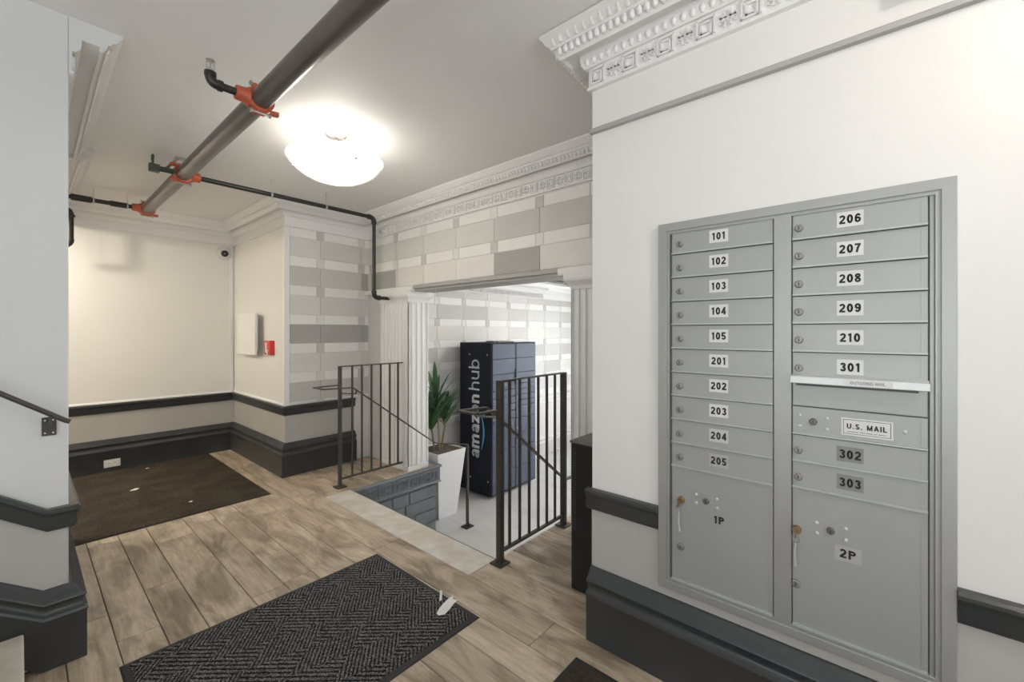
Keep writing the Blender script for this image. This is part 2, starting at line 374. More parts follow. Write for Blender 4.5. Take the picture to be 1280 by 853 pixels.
# ceiling of the upper lobby (old plaster that sags a little towards the opening)
mb = MB(); nx, ny = 44, 64; x0, x1, y0, y1 = -1.7, 2.64, -2.3, 5.64
vs = [(x0+(x1-x0)*i/nx, y0+(y1-y0)*j/ny, ceil_z(x0+(x1-x0)*i/nx, y0+(y1-y0)*j/ny)) for j in range(ny+1) for i in range(nx+1)]
mb.add(vs, [(j*(nx+1)+i, (j+1)*(nx+1)+i, (j+1)*(nx+1)+i+1, j*(nx+1)+i+1) for j in range(ny) for i in range(nx)])
c_ = mb.build('ceiling', 'ceiling', smooth=True); 
tag(c_, 'off white plaster ceiling with sprinkler pipe over the upper lobby', 'ceiling', kind='structure')

def wallbox(name, boxes, label, m='wall', bevel=0):
    mb = MB()
    for b in boxes: mb.box(*b)
    return tag(mb.build(name, m, bevel=bevel), label, 'wall', kind='structure')
ZT = 2.70
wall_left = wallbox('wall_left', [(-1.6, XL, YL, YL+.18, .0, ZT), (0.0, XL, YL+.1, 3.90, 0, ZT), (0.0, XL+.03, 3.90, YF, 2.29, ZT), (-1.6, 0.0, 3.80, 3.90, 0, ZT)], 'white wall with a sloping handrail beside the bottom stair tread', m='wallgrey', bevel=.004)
wall_far = wallbox('wall_far', [(-1.72, 1.75, YF, YF+.12, -.02, ZT)], 'cream wall at the back of the alcove behind the brown mat')
wall_return = wallbox('wall_return', [(XA, XA+.12, YB+.0005, YF, -.02, ZT)], 'narrow cream alcove side wall carrying the red alarm')
wall_back = wallbox('wall_back', [(XA+.004, HX+.2, YB+.001, YB+.13, -.7, ZT)], 'grey patterned brick wall behind the black railing beside the fluted column', m='joint')
wall_header = wallbox('wall_header', [(HX, HX+.2, .4, YB, 1.745, ZT), (HX, HX+.2, .4, 1.48, -.7, 1.75), (HX, HX+.2, 3.84, YB, -.02, 1.75)], 'patterned brick beam wall over the wide opening to the lower lobby', m='joint')
wall_right = wallbox('wall_right', [(XR, XR+.2, -2.2, .957, -.02, ZT)], 'white wall pier holding the apartment mailboxes', bevel=.003)
wallbox('wall_side', [(XR+.2, HX+.2, .28, .4, -.7, ZT)], 'short white wall hidden behind the mailbox pier')
wallbox('wall_entrance', [(-1.72, -1.3, -2.32, -2.2, 0, ZT), (1.1, 1.84, -2.32, -2.2, 0, ZT), (-1.3, 1.1, -2.32, -2.2, 2.4, ZT)], 'entrance wall behind the viewer with a wide glazed doorway')
wallbox('wall_stair', [(-1.72, -1.6, -2.2, -1.4, 0, ZT), (-1.72, -1.6, 1.0, YF, 0, ZT), (-1.72, -1.6, -1.4, 1.0, 0, .5), (-1.72, -1.6, -1.4, 1.0, 2.4, ZT)], 'white wall beside the stairs behind the viewer')
# grey dado bands (paint) as thin skins on the walls
mb = MB(); e = .0012
mb.box(-1.6, XA, YF-e, YF, .28, .60).box(XA-e, XA, YB-e, YF, .28, .60).box(XA-e, 2.27, YB-e, YB+.001, .28, .60)
mb.box(-1.6, XL+e, YL-e, YL, .2, .59).box(XL, XL+e, YL-e, 3.90, .2, .60)
mb.box(XR-e, XR, -2.2, .957+e, .25, .60).box(XR-e, XR+.2, .957, .957+e, .25, .60)
tag(mb.build('trim_1', 'dado'), 'grey painted band between the dark chair rail and the baseboard', 'dado band', kind='structure')
# sloped dado along the stairs
mb = MB(); mb.add([(-1.6, YL-.0016, .3), (.07, YL-.0016, .3), (.07, YL-.0016, .60), (-1.6, YL-.0016, .60+.75*1.67)], [(0, 1, 2, 3)])
mb.build('trim_2', 'dado'); tag(bpy.data.objects['trim_2'], 'grey painted band following the slope of the stairs', 'dado band', kind='structure')

# ---------------------------------------------------------------- floors
xs = [-1.6, -1.42, -1.23, -1.08, -.88, -.73, -.54, -.39, -.19, -.04, .12, .27, .415, .555, .752, .907, 1.055, 1.25, 1.40, 1.592, 1.80, 1.95, 2.15, 2.30, 2.50, 2.70]
mb = MB()
mb.box(-1.6, 1.80, -2.2, YF+.02, -.16, -.012).box(1.80, 2.70, 3.352, YB+.02, -.16, -.012).box(1.80, 2.70, .3, 1.688, -.16, -.012)
mb.box(1.80, 2.70, 1.66, 1.688, ZL, -.16)
floor = tag(mb.build('floor', 'grout'), 'upper lobby floor of weathered wood-look planks', 'floor', kind='structure')
def yint(a, b):
    c = (a+b)/2
    if c < XL: return [(-2.2, YL), (3.90, YF)]
    if c < 1.592: return [(-2.2, YF)]
    if c < 1.80: return [(.3, 1.688), (3.352, YB)]
    return [(.3, 1.688), (3.352, YB)]
pmeshes = {}
for i in range(len(xs)-1):
    a, b = xs[i], xs[i+1]; g = .0016; 
    for (ya, yb) in yint(a, b):
        y = ya-random.uniform(.1, 1.1)
        while y < yb:
            y2 = y+1.2; p, q = max(y, ya), min(y2, yb)
            if q-p > .03:
                key = (round(b-a, 3), round(q-p, 2))
                if key not in pmeshes:
                    hw, hl, t = (b-a)/2-g, (q-p)/2-g, .0015
                    k = MB(); k.add([(-hw, -hl, -.012), (hw, -hl, -.012), (hw, hl, -.012), (-hw, hl, -.012),
                                     (-hw, -hl, -t), (hw, -hl, -t), (hw, hl, -t), (-hw, hl, -t),
                                     (-hw+t, -hl+t, 0), (hw-t, -hl+t, 0), (hw-t, hl-t, 0), (-hw+t, hl-t, 0)],
                                    [(3, 2, 1, 0), (0, 1, 5, 4), (1, 2, 6, 5), (2, 3, 7, 6), (3, 0, 4, 7), (4, 5, 9, 8), (5, 6, 10, 9), (6, 7, 11, 10), (7, 4, 8, 11), (8, 9, 10, 11)])
                    pmeshes[key] = k.mesh('plank', 'wood')
                inst('plank', pmeshes[key], floor, ((a+b)/2, (p+q)/2, 0))
            y = y2
# lower lobby
mb = MB(); mb.box(1.8, 6.8, .2, YB+.02, ZL-.12, ZL-.008)
low = tag(mb.build('floor_lower', 'grout2'), 'lower lobby floor of pale grey porcelain planks', 'floor', kind='structure')
tm = MB().box(-.1485, .1485, -.5985, .5985, -.008, 0).mesh('tile', 'tile')
tmh = MB().box(-.1485, .1485, -.2985, .2985, -.008, 0).mesh('tile', 'tile')
for i in range(15):
    x = 2.38+.15+.3*i
    y = .2-(i % 2)*.6
    while y < YB-.01:
        p, q = max(y, .2), min(y+1.2, YB-.0)
        if q-p > .65: inst('tile', tm, low, (x, (p+q)/2, ZL), scale=(1, (q-p)/1.2, 1))
        elif q-p > .05: inst('tile', tmh, low, (x, (p+q)/2, ZL), scale=(1, (q-p)/.6, 1))
        y += 1.2
wall_lower = wallbox('wall_lower', [(HX+.2, 6.8, YB+.02, YB+.14, ZL-.1, 2.4)], 'pale patterned brick wall behind the dark parcel locker', m='joint')
wallbox('wall_lower_side', [(HX+.2, 6.8, .1, .22, ZL-.1, 2.4)], 'side wall of the lower lobby out of sight')
wallbox('wall_window', [(6.8, 6.92, .1, 1.0, ZL-.1, 2.4), (6.8, 6.92, 3.6, YB+.14, ZL-.1, 2.4), (6.8, 6.92, 1.0, 3.6, ZL-.1, -.36), (6.8, 6.92, 1.0, 3.6, 1.86, 2.4)], 'street end wall of the lower lobby with a window')
tag(MB().box(HX+.1, 6.92, .1, YB+.14, 2.16, 2.24).build('ceiling_lower', 'ceiling'), 'ceiling of the lower lobby beyond the opening', 'ceiling', kind='structure')
mb = MB()
for p in (1.0, 1.84, 2.7, 3.54): mb.box(6.83, 6.88, p, p+.06, -.36, 1.86)
mb.box(6.83, 6.88, 1.0, 3.6, -.36, -.30).box(6.83, 6.88, 1.0, 3.6, 1.80, 1.86)
wn = tag(mb.build('window_1', 'trimwhite'), 'street window lighting the lower lobby', 'window', kind='structure')
for p in (1.06, 1.90, 2.76): MB().box(6.852, 6.858, p, p+.78, -.30, 1.80).build('pane', 'glass', wn)
mb = MB()
for p in (-1.4, -.2, .94): mb.box(-1.69, -1.64, p, p+.06, .5, 2.4)
mb.box(-1.69, -1.64, -1.4, 1.0, .5, .56).box(-1.69, -1.64, -1.4, 1.0, 2.34, 2.4)
wn = tag(mb.build('added_window', 'trimwhite'), 'unseen tall window added beside the stairs to light the mail wall', 'window', kind='structure')  # opening added to go with the fill lamp on this side
for p in (-1.34, -.14): MB().box(-1.668, -1.662, p, p+1.08, .56, 2.34).build('pane', 'glass', wn)
# entrance door behind the viewer
mb = MB(); 
for p in (-1.3, -.14, 1.04): mb.box(p, p+.06, -2.29, -2.23, 0, 2.4)
mb.box(-1.3, 1.1, -2.29, -2.23, 2.34, 2.4).box(-1.3, 1.1, -2.29, -2.23, 0, .12)
dr = tag(mb.build('door_1', 'iron'), 'glazed entrance door behind the viewer', 'door', kind='structure')
for p in (-1.24, -.08): MB().box(p, p+1.1, -2.263, -2.257, .12, 2.34).build('pane', 'glass', dr)

# steps down to the lower lobby, cream stone nosing slab
st = empty('lower_steps', (1.80, 2.5, ZL)); tag(st, 'short flight of steps going down to the lower lobby floor', 'steps')
for k in (1, 2):
    o = MB().box(1.80, 1.80+.29*k-.0, 1.69, 3.33, ZL if k == 2 else -.44, -.22*k).build('step', 'tile', None, bevel=.004); loc_parent(o, st)
o = MB().box(1.775, 1.80, 1.69, 3.33, -.66, -.03).build('riser', 'tile'); loc_parent(o, st)
ts = MB().box(1.592, 1.805, 1.69, 3.35, -.012, .002)
sl = tag(ts.build('stone_threshold', 'marble', bevel=.003), 'worn cream stone slab edging the top of the steps', 'threshold')
o = MB().box(1.8055, 1.812, 1.69, 3.33, -.03, .0).build('nosing', 'iron'); o.parent = sl

# ---------------------------------------------------------------- mouldings
crown_prof = [(0, 0), (.165, 0), (.165, -.012), (.155, -.022), (.147, -.04), (.13, -.05), (.128, -.058), (.118, -.062), (.112, -.085), (.100, -.100), (.092, -.100),
              (.091, -.080), (.038, -.080), (.038, -.098), (.034, -.122), (.022, -.136), (.014, -.136), (.010, -.140), (.010, -.214), (.016, -.218), (.016, -.228), (0, -.232)]
def crown(name, path, side, label, prof=crown_prof, m='trimwhite'):
    P = []
    for i in range(len(path)-1):
        (ax, ay), (bx, by) = path[i], path[i+1]
        n = max(1, int(math.hypot(bx-ax, by-ay)/.25)) if 'straight' not in label else 1
        for k in range(n): P.append((ax+(bx-ax)*k/n, ay+(by-ay)*k/n))
    P.append(path[-1])
    Q = []
    for i, (x, y) in enumerate(P): Q.append((x, y, czf(x, y)))
    mb = MB(); mb.sweep(Q, prof, side)
    return tag(mb.build(name, m, smooth=True), label, 'crown moulding', kind='structure')
def czf(x, y): return ceil_z(min(x, 2.28) if y < 4 else x, y)-.0
# ornament meshes: local x along the wall, y outward, z up
def spiral():
    m = MB(); t = .0065; r = .009; s = .033; 
    def bar(x0, x1, z0, z1): m.box(x0, x1, 0, r, z0, z1)
    bar(-s, -s+t, -s, s); bar(-s, s, s-t, s); bar(s-t, s, -s, s)
    bar(-s+.012, s, -s, -s+t); bar(-s+.012, -s+.012+t, -s, s-.014); bar(-s+.012, s-.014, s-.014-t, s-.014)
    bar(s-.014-t, s-.014, -s+.013, s-.014); bar(-.006, s-.014, -s+.013, -s+.013+t)
    return m
def crossm():
    m = MB(); t = .0065; r = .009
    for (sx, sz) in ((1, 1), (-1, 1), (1, -1), (-1, -1)):
        def b(x0, x1, z0, z1): m.box(min(sx*x0, sx*x1), max(sx*x0, sx*x1), 0, r, min(sz*z0, sz*z1), max(sz*z0, sz*z1))
        b(.005, .005+t, .005, .028); b(.005, .026, .005, .005+t); b(.020, .0265, .005, .019)
    return m
def egg(m=None, c=(0, 0, 0), sx=.0105, sy=.009, sz=.017):
    m = m or MB(); n = 6; vs = []; fs = []
    rings = [(.0, 1), (.75, .6), (1, 0), (.8, -.6), (0, -1)]
    for r, z in rings:
        for k in range(n):
            t = PI*k/(n-1); vs.append((c[0]+sx*r*math.cos(t), c[1]+sy*r*math.sin(t), c[2]+sz*z))
    for i in range(len(rings)-1):
        for k in range(n-1): fs.append((i*n+k, i*n+k+1, (i+1)*n+k+1, (i+1)*n+k))
    return m.add(vs, fs)
SP, CR, EG = spiral().mesh('key_ornament', 'trimwhite'), crossm().mesh('cross_ornament', 'trimwhite'), egg(sx=.0135, sy=.014, sz=.019).mesh('egg_ornament', 'trimwhite', True)
LF = egg(sx=.0165, sy=.014, sz=.023).mesh('leaf_ornament', 'trimwhite', True)
def ornaments(parent, a, b, n, zf, indiv=True, pitch=.147, single=False):
    """n: outward normal; from a to b along the wall"""
    a, b, n = Vector(a), Vector(b), Vector(n); L = (b-a).length; d = (b-a)/L
    ang = math.atan2(-n.x, n.y)
    xdir = Vector((math.cos(ang), math.sin(ang)))
    k = int((L-.02)/(pitch/2))
    for i in range(k):
        p = a+d*(.036+i*pitch/2)+n*.010
        inst('key_ornament' if i % 2 == 0 else 'cross_ornament', SP if i % 2 == 0 else CR, parent, (p.x, p.y, zf(p.x, p.y)-.178), (0, 0, ang))
    for (nm, off, dz, sp, me, tilt) in (('egg_ornament', .028, -.115, .034, EG, .5), ('leaf_ornament', .138, -.037, .038, LF, .7), ('dentil_ornament', .117, -.078, .030, EG, .35)):
        k = int((L-.02+off)/sp) if indiv else int((L-.02)/sp)
        if indiv:
            for i in range(k):
                p = a+d*(.02-off*.93+i*sp)+n*off
                inst(nm, me, parent, (p.x, p.y, zf(p.x, p.y)+dz), (tilt*-1, 0, ang))
        else:
            m = MB()
            for i in range(k):
                q = a+d*(.02+i*sp)+n*off; z = zf(q.x, q.y)+dz
                t = MB(); egg(t); R = Matrix.Translation((q.x, q.y, z)) @ Matrix.Rotation(ang, 4, 'Z') @ Matrix.Rotation(-tilt, 4, 'X')
                m.add([R @ Vector(v) for v in t.v], t.f)
            o = m.build(nm, 'trimwhite', parent, smooth=True); o['kind'] = 'stuff'
c1 = crown('trim_3', [(XR, -2.2), (XR, .957), (XR+.2, .957)], 1, 'ornate white crown moulding above the mailboxes with key pattern frieze')
ornaments(c1, (XR, .957), (XR, -.25), (-1, 0), czf, True)
ornaments(c1, (XR, .957), (XR+.19, .957), (0, 1), czf, True)
c2 = crown('trim_4', [(XL, YF), (XA, YF), (XA, YB), (HX, YB), (HX, .41)], -1, 'white crown moulding around the alcove and over the patterned beam')
ornaments(c2, (HX, YB-.15), (HX, 1.0), (-1, 0), czf, False)
c3 = crown('trim_5', [(XL, YL), (XL, 3.88)], -1, 'short length of white crown moulding on the end of the left wall')
ornaments(c3, (XL, YL+.01), (XL, 3.88), (1, 0), czf, False)
crown('trim_6', [(XL+.03, 3.95), (XL+.03, YF)], -1, 'white crown moulding on the left side of the alcove')
def lowz(x, y): return 2.075
_c = czf; czf = lowz
c4 = crown('trim_7', [(HX+.2, YB+.02), (6.8, YB+.02)], -1, 'white crown moulding of the lower lobby with key pattern, straight')
ornaments(c4, (HX+.25, YB+.02), (5.6, YB+.02), (0, -1), lowz, False)
czf = _c
tag(MB().box(HX+.2, 6.8, YB-.02, YB+.03, 2.07, 2.17).build('trim_8', 'trimwhite'), 'flat white band above the lower lobby crown', 'trim', kind='structure')

rail_prof = [(0, .002), (.026, .002), (.034, -.006), (.034, -.016), (.026, -.026), (.022, -.034), (.024, -.07), (.016, -.086), (0, -.09)]
base_prof = [(0, .300), (.012, .300), (.020, .292), (.030, .272), (.046, .262), (.050, .254), (.040, .240), (.036, .226), (.040, .214), (.052, .206), (.055, .196), (.050, .188), (.050, .0), (0, .0)]
def rail(name, path, side, label, prof=rail_prof, m='dark', cat='chair rail'):
    return tag(MB().sweep(path, prof, side).build(name, m, smooth=True), label, cat, kind='structure')
ZR = .637
rail('trim_9', [(-1.6, YF, ZR), (XA, YF, ZR), (XA, YB, ZR), (2.27, YB, ZR)], -1, 'charcoal chair rail around the alcove ending near the fluted column')
rail('trim_10', [(XR, .654, ZR), (XR, .975, ZR)], 1, 'short charcoal chair rail between wall corner and mailboxes')
rail('trim_11', [(XR, -2.2, ZR), (XR, -.152, ZR)], 1, 'charcoal chair rail on the far side of the mailboxes')
rail('trim_12', [(-1.6, YL, ZR-.02+.75*1.67), (.07, YL, ZR-.02), (XL, YL, ZR-.02), (XL, 3.90, ZR-.02)], -1, 'charcoal chair rail sloping down the stair wall')
rail('baseboard_far', [(-1.6, YF, 0), (XA, YF, 0), (XA, YB, 0), (2.27, YB, 0)], -1, 'tall charcoal baseboard around the alcove', base_prof, cat='baseboard')
rail('baseboard_right', [(XR, -2.2, 0), (XR, .957, 0)], 1, 'tall charcoal baseboard under the mailboxes', base_prof, cat='baseboard')
rail('baseboard_left', [(-1.6, YL, .75*1.66), (.06, YL, 0), (XL, YL, 0), (XL, 3.90, 0)], -1, 'tall charcoal baseboard stepping up beside the stairs', base_prof, cat='baseboard')
# pale ledge line above the alcove rail
tag(MB().sweep([(-1.6, YF, ZR), (XA, YF, ZR), (XA, YB, ZR)], [(0, .002), (.014, .002), (.014, .012), (0, .022)], -1).build('trim_13', 'trimwhite'), 'thin white bead on top of the alcove chair rail', 'trim', kind='structure')
# corner bead of the return wall, thin strip in the alcove corner
tag(MB().box(XA-.012, XA+.035, YB-.006, YB+.04, ZR, 2.30).build('trim_14', 'trimwhite', bevel=.003), 'white corner strip between cream wall and patterned bricks', 'trim', kind='structure')
tag(MB().box(XA-.045, XA-.012, YF-.012, YF, ZR, 2.30).build('trim_15', 'trimwhite', bevel=.003), 'thin vertical conduit strip in the alcove corner', 'trim', kind='structure')

# lower lobby dado: rail and white panel
tag(MB().sweep([(HX+.2, YB+.02, .25), (6.8, YB+.02, .25)], rail_prof, -1).build('trim_16', 'trimwhite', smooth=True), 'pale chair rail on the lower lobby wall', 'chair rail', kind='structure')
tag(MB().sweep([(HX+.2, YB+.02, ZL), (6.8, YB+.02, ZL)], base_prof, -1).build('baseboard_lower', 'b_light', smooth=True), 'pale grey baseboard of the lower lobby', 'baseboard', kind='structure')

tag(MB().sweep([(XL, YL-.003, ceil_z(XL, YL)), (XL, YL, ceil_z(XL, YL))], crown_prof, -1).build('trim_19', 'wallgrey'), 'grey end of the crown moulding on the left wall corner', 'trim', kind='structure')
# ---------------------------------------------------------------- brick relief on the walls
brick_meshes = {}
def brick(parent, kind, w, h, loc, ang):
    key = (kind, round(w, 3), round(h, 3))
    if key not in brick_meshes:
        a, b, t, c = w/2, h/2, .005, .002
        k = MB(); k.add([(-a, 0, -b), (a, 0, -b), (a, 0, b), (-a, 0, b), (-a+c, t, -b+c), (a-c, t, -b+c), (a-c, t, b-c), (-a+c, t, b-c)],
                        [(0, 1, 5, 4), (1, 2, 6, 5), (2, 3, 7, 6), (3, 0, 4, 7), (4, 5, 6, 7)])
        brick_meshes[key] = k.mesh('brick', kind)
    inst('brick', brick_meshes[key], parent, loc, (0, 0, ang))
def bricks(parent, origin, xdir, n, L, j0, z_rows, colors, zmin, zmax, pitch=.445, par=0):
    """joints at j0+k*pitch along xdir; colors(row,col)->material"""
    o, xd, nn = Vector(origin), Vector(xdir), Vector(n); ang = math.atan2(-nn.x, nn.y)
    def put(kind, a, b, z0, z1):
        a, b, z0, z1 = max(a, 0), min(b, L), max(z0, zmin), min(z1, zmax)
        if b-a < .012 or z1-z0 < .012: return
        p = o+xd*((a+b)/2)
        brick(parent, kind, b-a-.0015, z1-z0-.0015, (p.x, p.y, (z0+z1)/2), ang)
    for r in range(-1, z_rows):
        zt = 2.206-.272*r
        for k in range(-2, int(L/pitch)+3):
            j = j0+k*pitch
            put(colors(r, k), j, j+pitch, zt-.180, zt)
            # slim band above the row
            sq = (k+r+par) % 2 == 0; sqn = (k+1+r+par) % 2 == 0
            put('b_mid' if sq and r > 0 or sq and r == 0 else 'b_beige', j-.036, j+.036, zt, zt+.092)
            put('b_white', j+.036, j+pitch-.036, zt, zt+.092)
rc = random.Random(5)
def col_back(r, k): return ['b_light', 'b_mid', 'b_light', 'b_dark', 'b_light', 'b_mid', 'b_light'][max(0, r) % 7] if not (r in (1,) and k > 0) else 'b_dark'
bricks(wall_back, (XA+.036, YB+.001), (1, 0), (0, -1), HX-XA-.036, .285, 7, col_back, ZR+.01, 2.29, pitch=.435, par=0)
def col_head(r, k):
    if r <= 0: return 'b_light' if k != 1 and k != 0 else 'b_mid'
    return {0: 'b_light', 1: 'b_beige', 2: 'b_beige', 3: 'b_beige'}.get(k, 'b_beige') if k not in (2, -1, 6, 7) else 'b_dark'
bricks(wall_header, (HX, 1.0), (0, 1), (-1, 0), YB-1.0, .84-.445, 2, lambda r, k: ('b_light' if k > 1 else 'b_mid') if r <= 0 else ('b_dark' if k in (1, 5) else 'b_beige'), 1.76, 2.29, pitch=.445, par=1)
def col_low(r, k): return rc.choice(['b_light', 'b_mid', 'b_beige', 'b_light', 'b_beige']) if r % 2 else rc.choice(['b_mid', 'b_light', 'b_light'])
bricks(wall_lower, (HX+.2, YB+.02), (1, 0), (0, -1), 4.1, .30, 8, col_low, .27, 1.85, pitch=.445, par=0)

# ---------------------------------------------------------------- blue-grey masonry flank of the steps
wc = wallbox('wall_cheek', [(1.80, 2.68, 3.345, 3.44, ZL-.02, -.02), (2.62, 2.70, 3.345, YB, ZL-.02, -.02)], 'blue grey painted masonry flank of the steps below the railing', m='cheek')
def blk(x0, x1, z0, z1):
    MB().box(x0+.006, x1-.006, 3.331, 3.347, z0+.006, z1-.006).build('stone_block', 'cheek', wc, bevel=.004)
rows = [(-.30, -.185, [1.81, 2.20, 2.385, 2.70]), (-.42, -.30, [1.81, 2.02, 2.34, 2.70]), (-.54, -.42, [1.81, 2.2, 2.45, 2.70]), (-.66, -.54, [1.81, 2.1, 2.55, 2.70])]
for z0, z1, X in rows:
    for i in range(len(X)-1): blk(X[i], X[i+1], z0, z1)
MB().sweep([(1.81, 3.346, 0), (2.715, 3.346, 0), (2.715, 3.85, 0)], [(0, -.002), (.035, -.002), (.04, -.01), (.036, -.022), (.024, -.030), (.024, -.150), (.034, -.158), (.030, -.172), (0, -.18)], -1).build('band', 'cheek', wc, smooth=True)
SPc = spiral().mesh('key_ornament', 'cheek'); CRc = crossm().mesh('cross_ornament', 'cheek')
for i in range(12):
    inst('key_ornament' if i % 2 else 'cross_ornament', SPc if i % 2 else CRc, wc, (1.86+.0735*i, 3.322, -.09), (0, 0, PI), (1, 1, 1.35))

# ---------------------------------------------------------------- fluted columns and lintel mouldings
def column(name, y0, y1, label):
    X0, X1 = 2.39, 2.63
    t = empty(name, ((X0+X1)/2, (y0+y1)/2, 0)); tag(t, label, 'column', kind='structure')
    d = []
    d.append(MB().box(X0+.012, X1-.006, y0+.012, y1-.012, 0, 1.62).build('shaft', 'trimwhite'))
    d.append(MB().box(X0, X1, y0, y1, .0, .045).build('plinth', 'trimwhite', bevel=.004))
    n = 8; wv = (y1-y0)/n
    for i in range(n+1):
        yy = y0+i*wv; 
        a, b = max(y0, yy-.011), min(y1, yy+.011)
        d.append(MB().box(X0, X0+.014, a, b, .045, 1.60).build('fillet', 'trimwhite', bevel=.004))
    for i in range(5):
        xx = X0+(X1-X0)*i/4; a, b = max(X0, xx-.014), min(X1, xx+.014)
        for yy in ((y0, y0+.014), (y1-.014, y1)):
            d.append(MB().box(a, b, yy[0], yy[1], .045, 1.60).build('fillet', 'trimwhite', bevel=.004))
    cap = MB(); lv = [(0, 1.60), (.002, 1.612), (.006, 1.625), (.018, 1.642), (.032, 1.655), (.036, 1.668), (.036, 1.702), (0, 1.704)]
    vs = []
    for o, z in lv: vs += [(X0-o, y0-o, z), (X1+o, y0-o, z), (X1+o, y1+o, z), (X0-o, y1+o, z)]
    fs = [(0, 1, 2, 3), tuple(len(lv)*4-4+k for k in range(4))]
    for i in range(len(lv)-1):
        for k in range(4): fs.append((i*4+k, i*4+(k+1) % 4, i*4+4+(k+1) % 4, i*4+4+k))
    cap.add(vs, fs); d.append(cap.build('capital', 'trimwhite'))
    for o in d: loc_parent(o, t)
    return t
column('column_1', 3.365, 3.84, 'white fluted column behind the black railing left of the opening')
column('column_2', 1.14, 1.555, 'white fluted column right of the opening, partly behind the black cabinet')
lin = MB().box(HX-.045, HX+.2, .42, 1.66, 1.704, 1.748).box(HX-.045, HX+.2, 3.30, YB, 1.704, 1.748)
tag(lin.build('trim_17', 'trimwhite', bevel=.004), 'white ledge resting on the two fluted columns', 'trim', kind='structure')
lin = MB().box(HX-.03, HX+.02, 1.66, 3.30, 1.722, 1.75).box(HX-.012, HX+.2, 1.66, 3.30, 1.70, 1.722).box(HX-.022, HX+.02, 1.66, 3.30, 1.742, 1.756)
tag(lin.build('trim_18', 'greylip', bevel=.003), 'grey stepped moulding under the beam between the columns', 'trim', kind='structure')

# ---------------------------------------------------------------- iron railings
def railing(x0, x1, y, zt, posts, bals, label, grp, b=.03):
    t = empty('stair_railing', (x0, y, 0)); tag(t, label, 'railing', grp)
    d = []
    for x in posts:
        d.append(MB().box(x-b/2, x+b/2, y-b/2, y+b/2, .008, zt).build('post', 'iron', bevel=.002))
        d.append(MB().box(x-.042, x+.042, y-.042, y+.042, 0, .010).build('base_plate', 'iron', bevel=.002))
    d.append(MB().box(x0-b/2, x1+b/2, y-.018, y+.018, zt, zt+.009).build('top_rail', 'iron', bevel=.002))
    d.append(MB().box(x0, x1, y-.012, y+.012, .062, .076).build('bottom_rail', 'iron', bevel=.002))
    for x in bals: d.append(MB().box(x-.0065, x+.0065, y-.0065, y+.0065, .07, zt).build('baluster', 'iron'))
    return t, d
t, d = railing(1.78, 2.44, 3.475, 1.02, (1.78, 2.44), (1.892, 1.983, 2.077, 2.171, 2.266, 2.355), 'black iron railing panel in front of the left fluted column', 'iron railings of the steps', .026)
def bar(pts, w, h, name='handrail', m='iron'):
    mb = MB()
    for i in range(len(pts)-1): mb.beam(pts[i], pts[i+1], w, h)
    return mb.build(name, m, bevel=.002)
d.append(bar([(1.78, 3.46, .87), (1.55, 3.45, .87), (1.55, 3.28, .87), (1.79, 3.28, .862), (2.585, 3.20, .262), (2.98, 3.175, .175)], .022, .010))
d.append(MB().beam((2.975, 3.175, ZL+.01), (2.975, 3.175, .172), .024, .024).build('lower_post', 'iron', bevel=.002))
d.append(MB().box(2.925, 3.025, 3.13, 3.22, ZL, ZL+.012).build('base_plate', 'iron', bevel=.002))
d.append(bar([(1.78, 3.46, .80), (1.82, 3.36, .80), (1.82, 3.28, .81), (1.82, 3.28, .84)], .014, .008, 'bracket'))
for o in d: loc_parent(o, t)
t, d = railing(1.79, 2.43, 1.64, 1.035, (1.79, 2.43), (1.872, 1.964, 2.055, 2.147, 2.238, 2.329), 'black iron railing panel nearest the mailboxes with looped handrail', 'iron railings of the steps', .034)
d.append(bar([(1.79, 1.655, .872), (1.63, 1.66, .872), (1.63, 1.81, .872), (1.845, 1.80, .862), (2.68, 1.80, .212), (2.97, 1.80, .19)], .034, .011))
d.append(MB().beam((2.965, 1.80, ZL+.01), (2.965, 1.80, .195), .024, .024).build('lower_post', 'iron', bevel=.002))
d.append(MB().box(2.92, 3.01, 1.755, 1.845, ZL, ZL+.012).build('base_plate', 'iron', bevel=.002))
d.append(bar([(1.79, 1.655, .83), (1.74, 1.78, .83), (1.74, 1.80, .86)], .016, .008, 'bracket', 'iron2'))
for o in d: loc_parent(o, t)

# ---------------------------------------------------------------- mailboxes
mx = empty('mailbox_cabinet', (XR, .25, .34)); tag(mx, 'silver wall mounted apartment mailbox unit with numbered doors', 'mailbox')
Y0, Y1, Z0, Z1 = -.152, .654, .339, 1.734
def mchild(o, p=None): loc_parent(o, mx); return o
mchild(MB().box(XR-.006, XR+.02, Y0+.01, Y1-.01, Z0+.01, Z1-.01).build('backing', 'maildark'))
fr = MB()
path = [(Y0, Z0), (Y1, Z0), (Y1, Z1), (Y0, Z1)]
def frame_ring(mb, i0, i1, xf, xb):
    vs = []
    for ins in (i0, i1):
        for (y, z) in ((Y0+ins, Z0+ins), (Y1-ins, Z0+ins), (Y1-ins, Z1-ins), (Y0+ins, Z1-ins)):
            vs += [(xf, y, z), (xb, y, z)]
    fs = []
    for k in range(4):
        a, b = 2*k, 2*((k+1) % 4)
        fs += [(a, b, b+8, a+8), (a, a+1, b+1, b), (a+8, b+8, b+9, a+9)]
    mb.add(vs, fs)
frame_ring(fr, 0, .031, XR-.020, XR); mchild(fr.build('trim_frame', 'mailtrim', bevel=.002))
fr = MB(); frame_ring(fr, .031, .036, XR-.0155, XR+.01); mchild(fr.build('frame_groove', 'mail'))
fr = MB(); frame_ring(fr, .036, .0425, XR-.018, XR); mchild(fr.build('inner_frame', 'mailtrim', bevel=.0015))
mchild(MB().box(XR-.012, XR, Y0+.0425, Y0+.0525, Z0+.04, Z1-.04).build('side_strip', 'mailtrim', bevel=.0015))
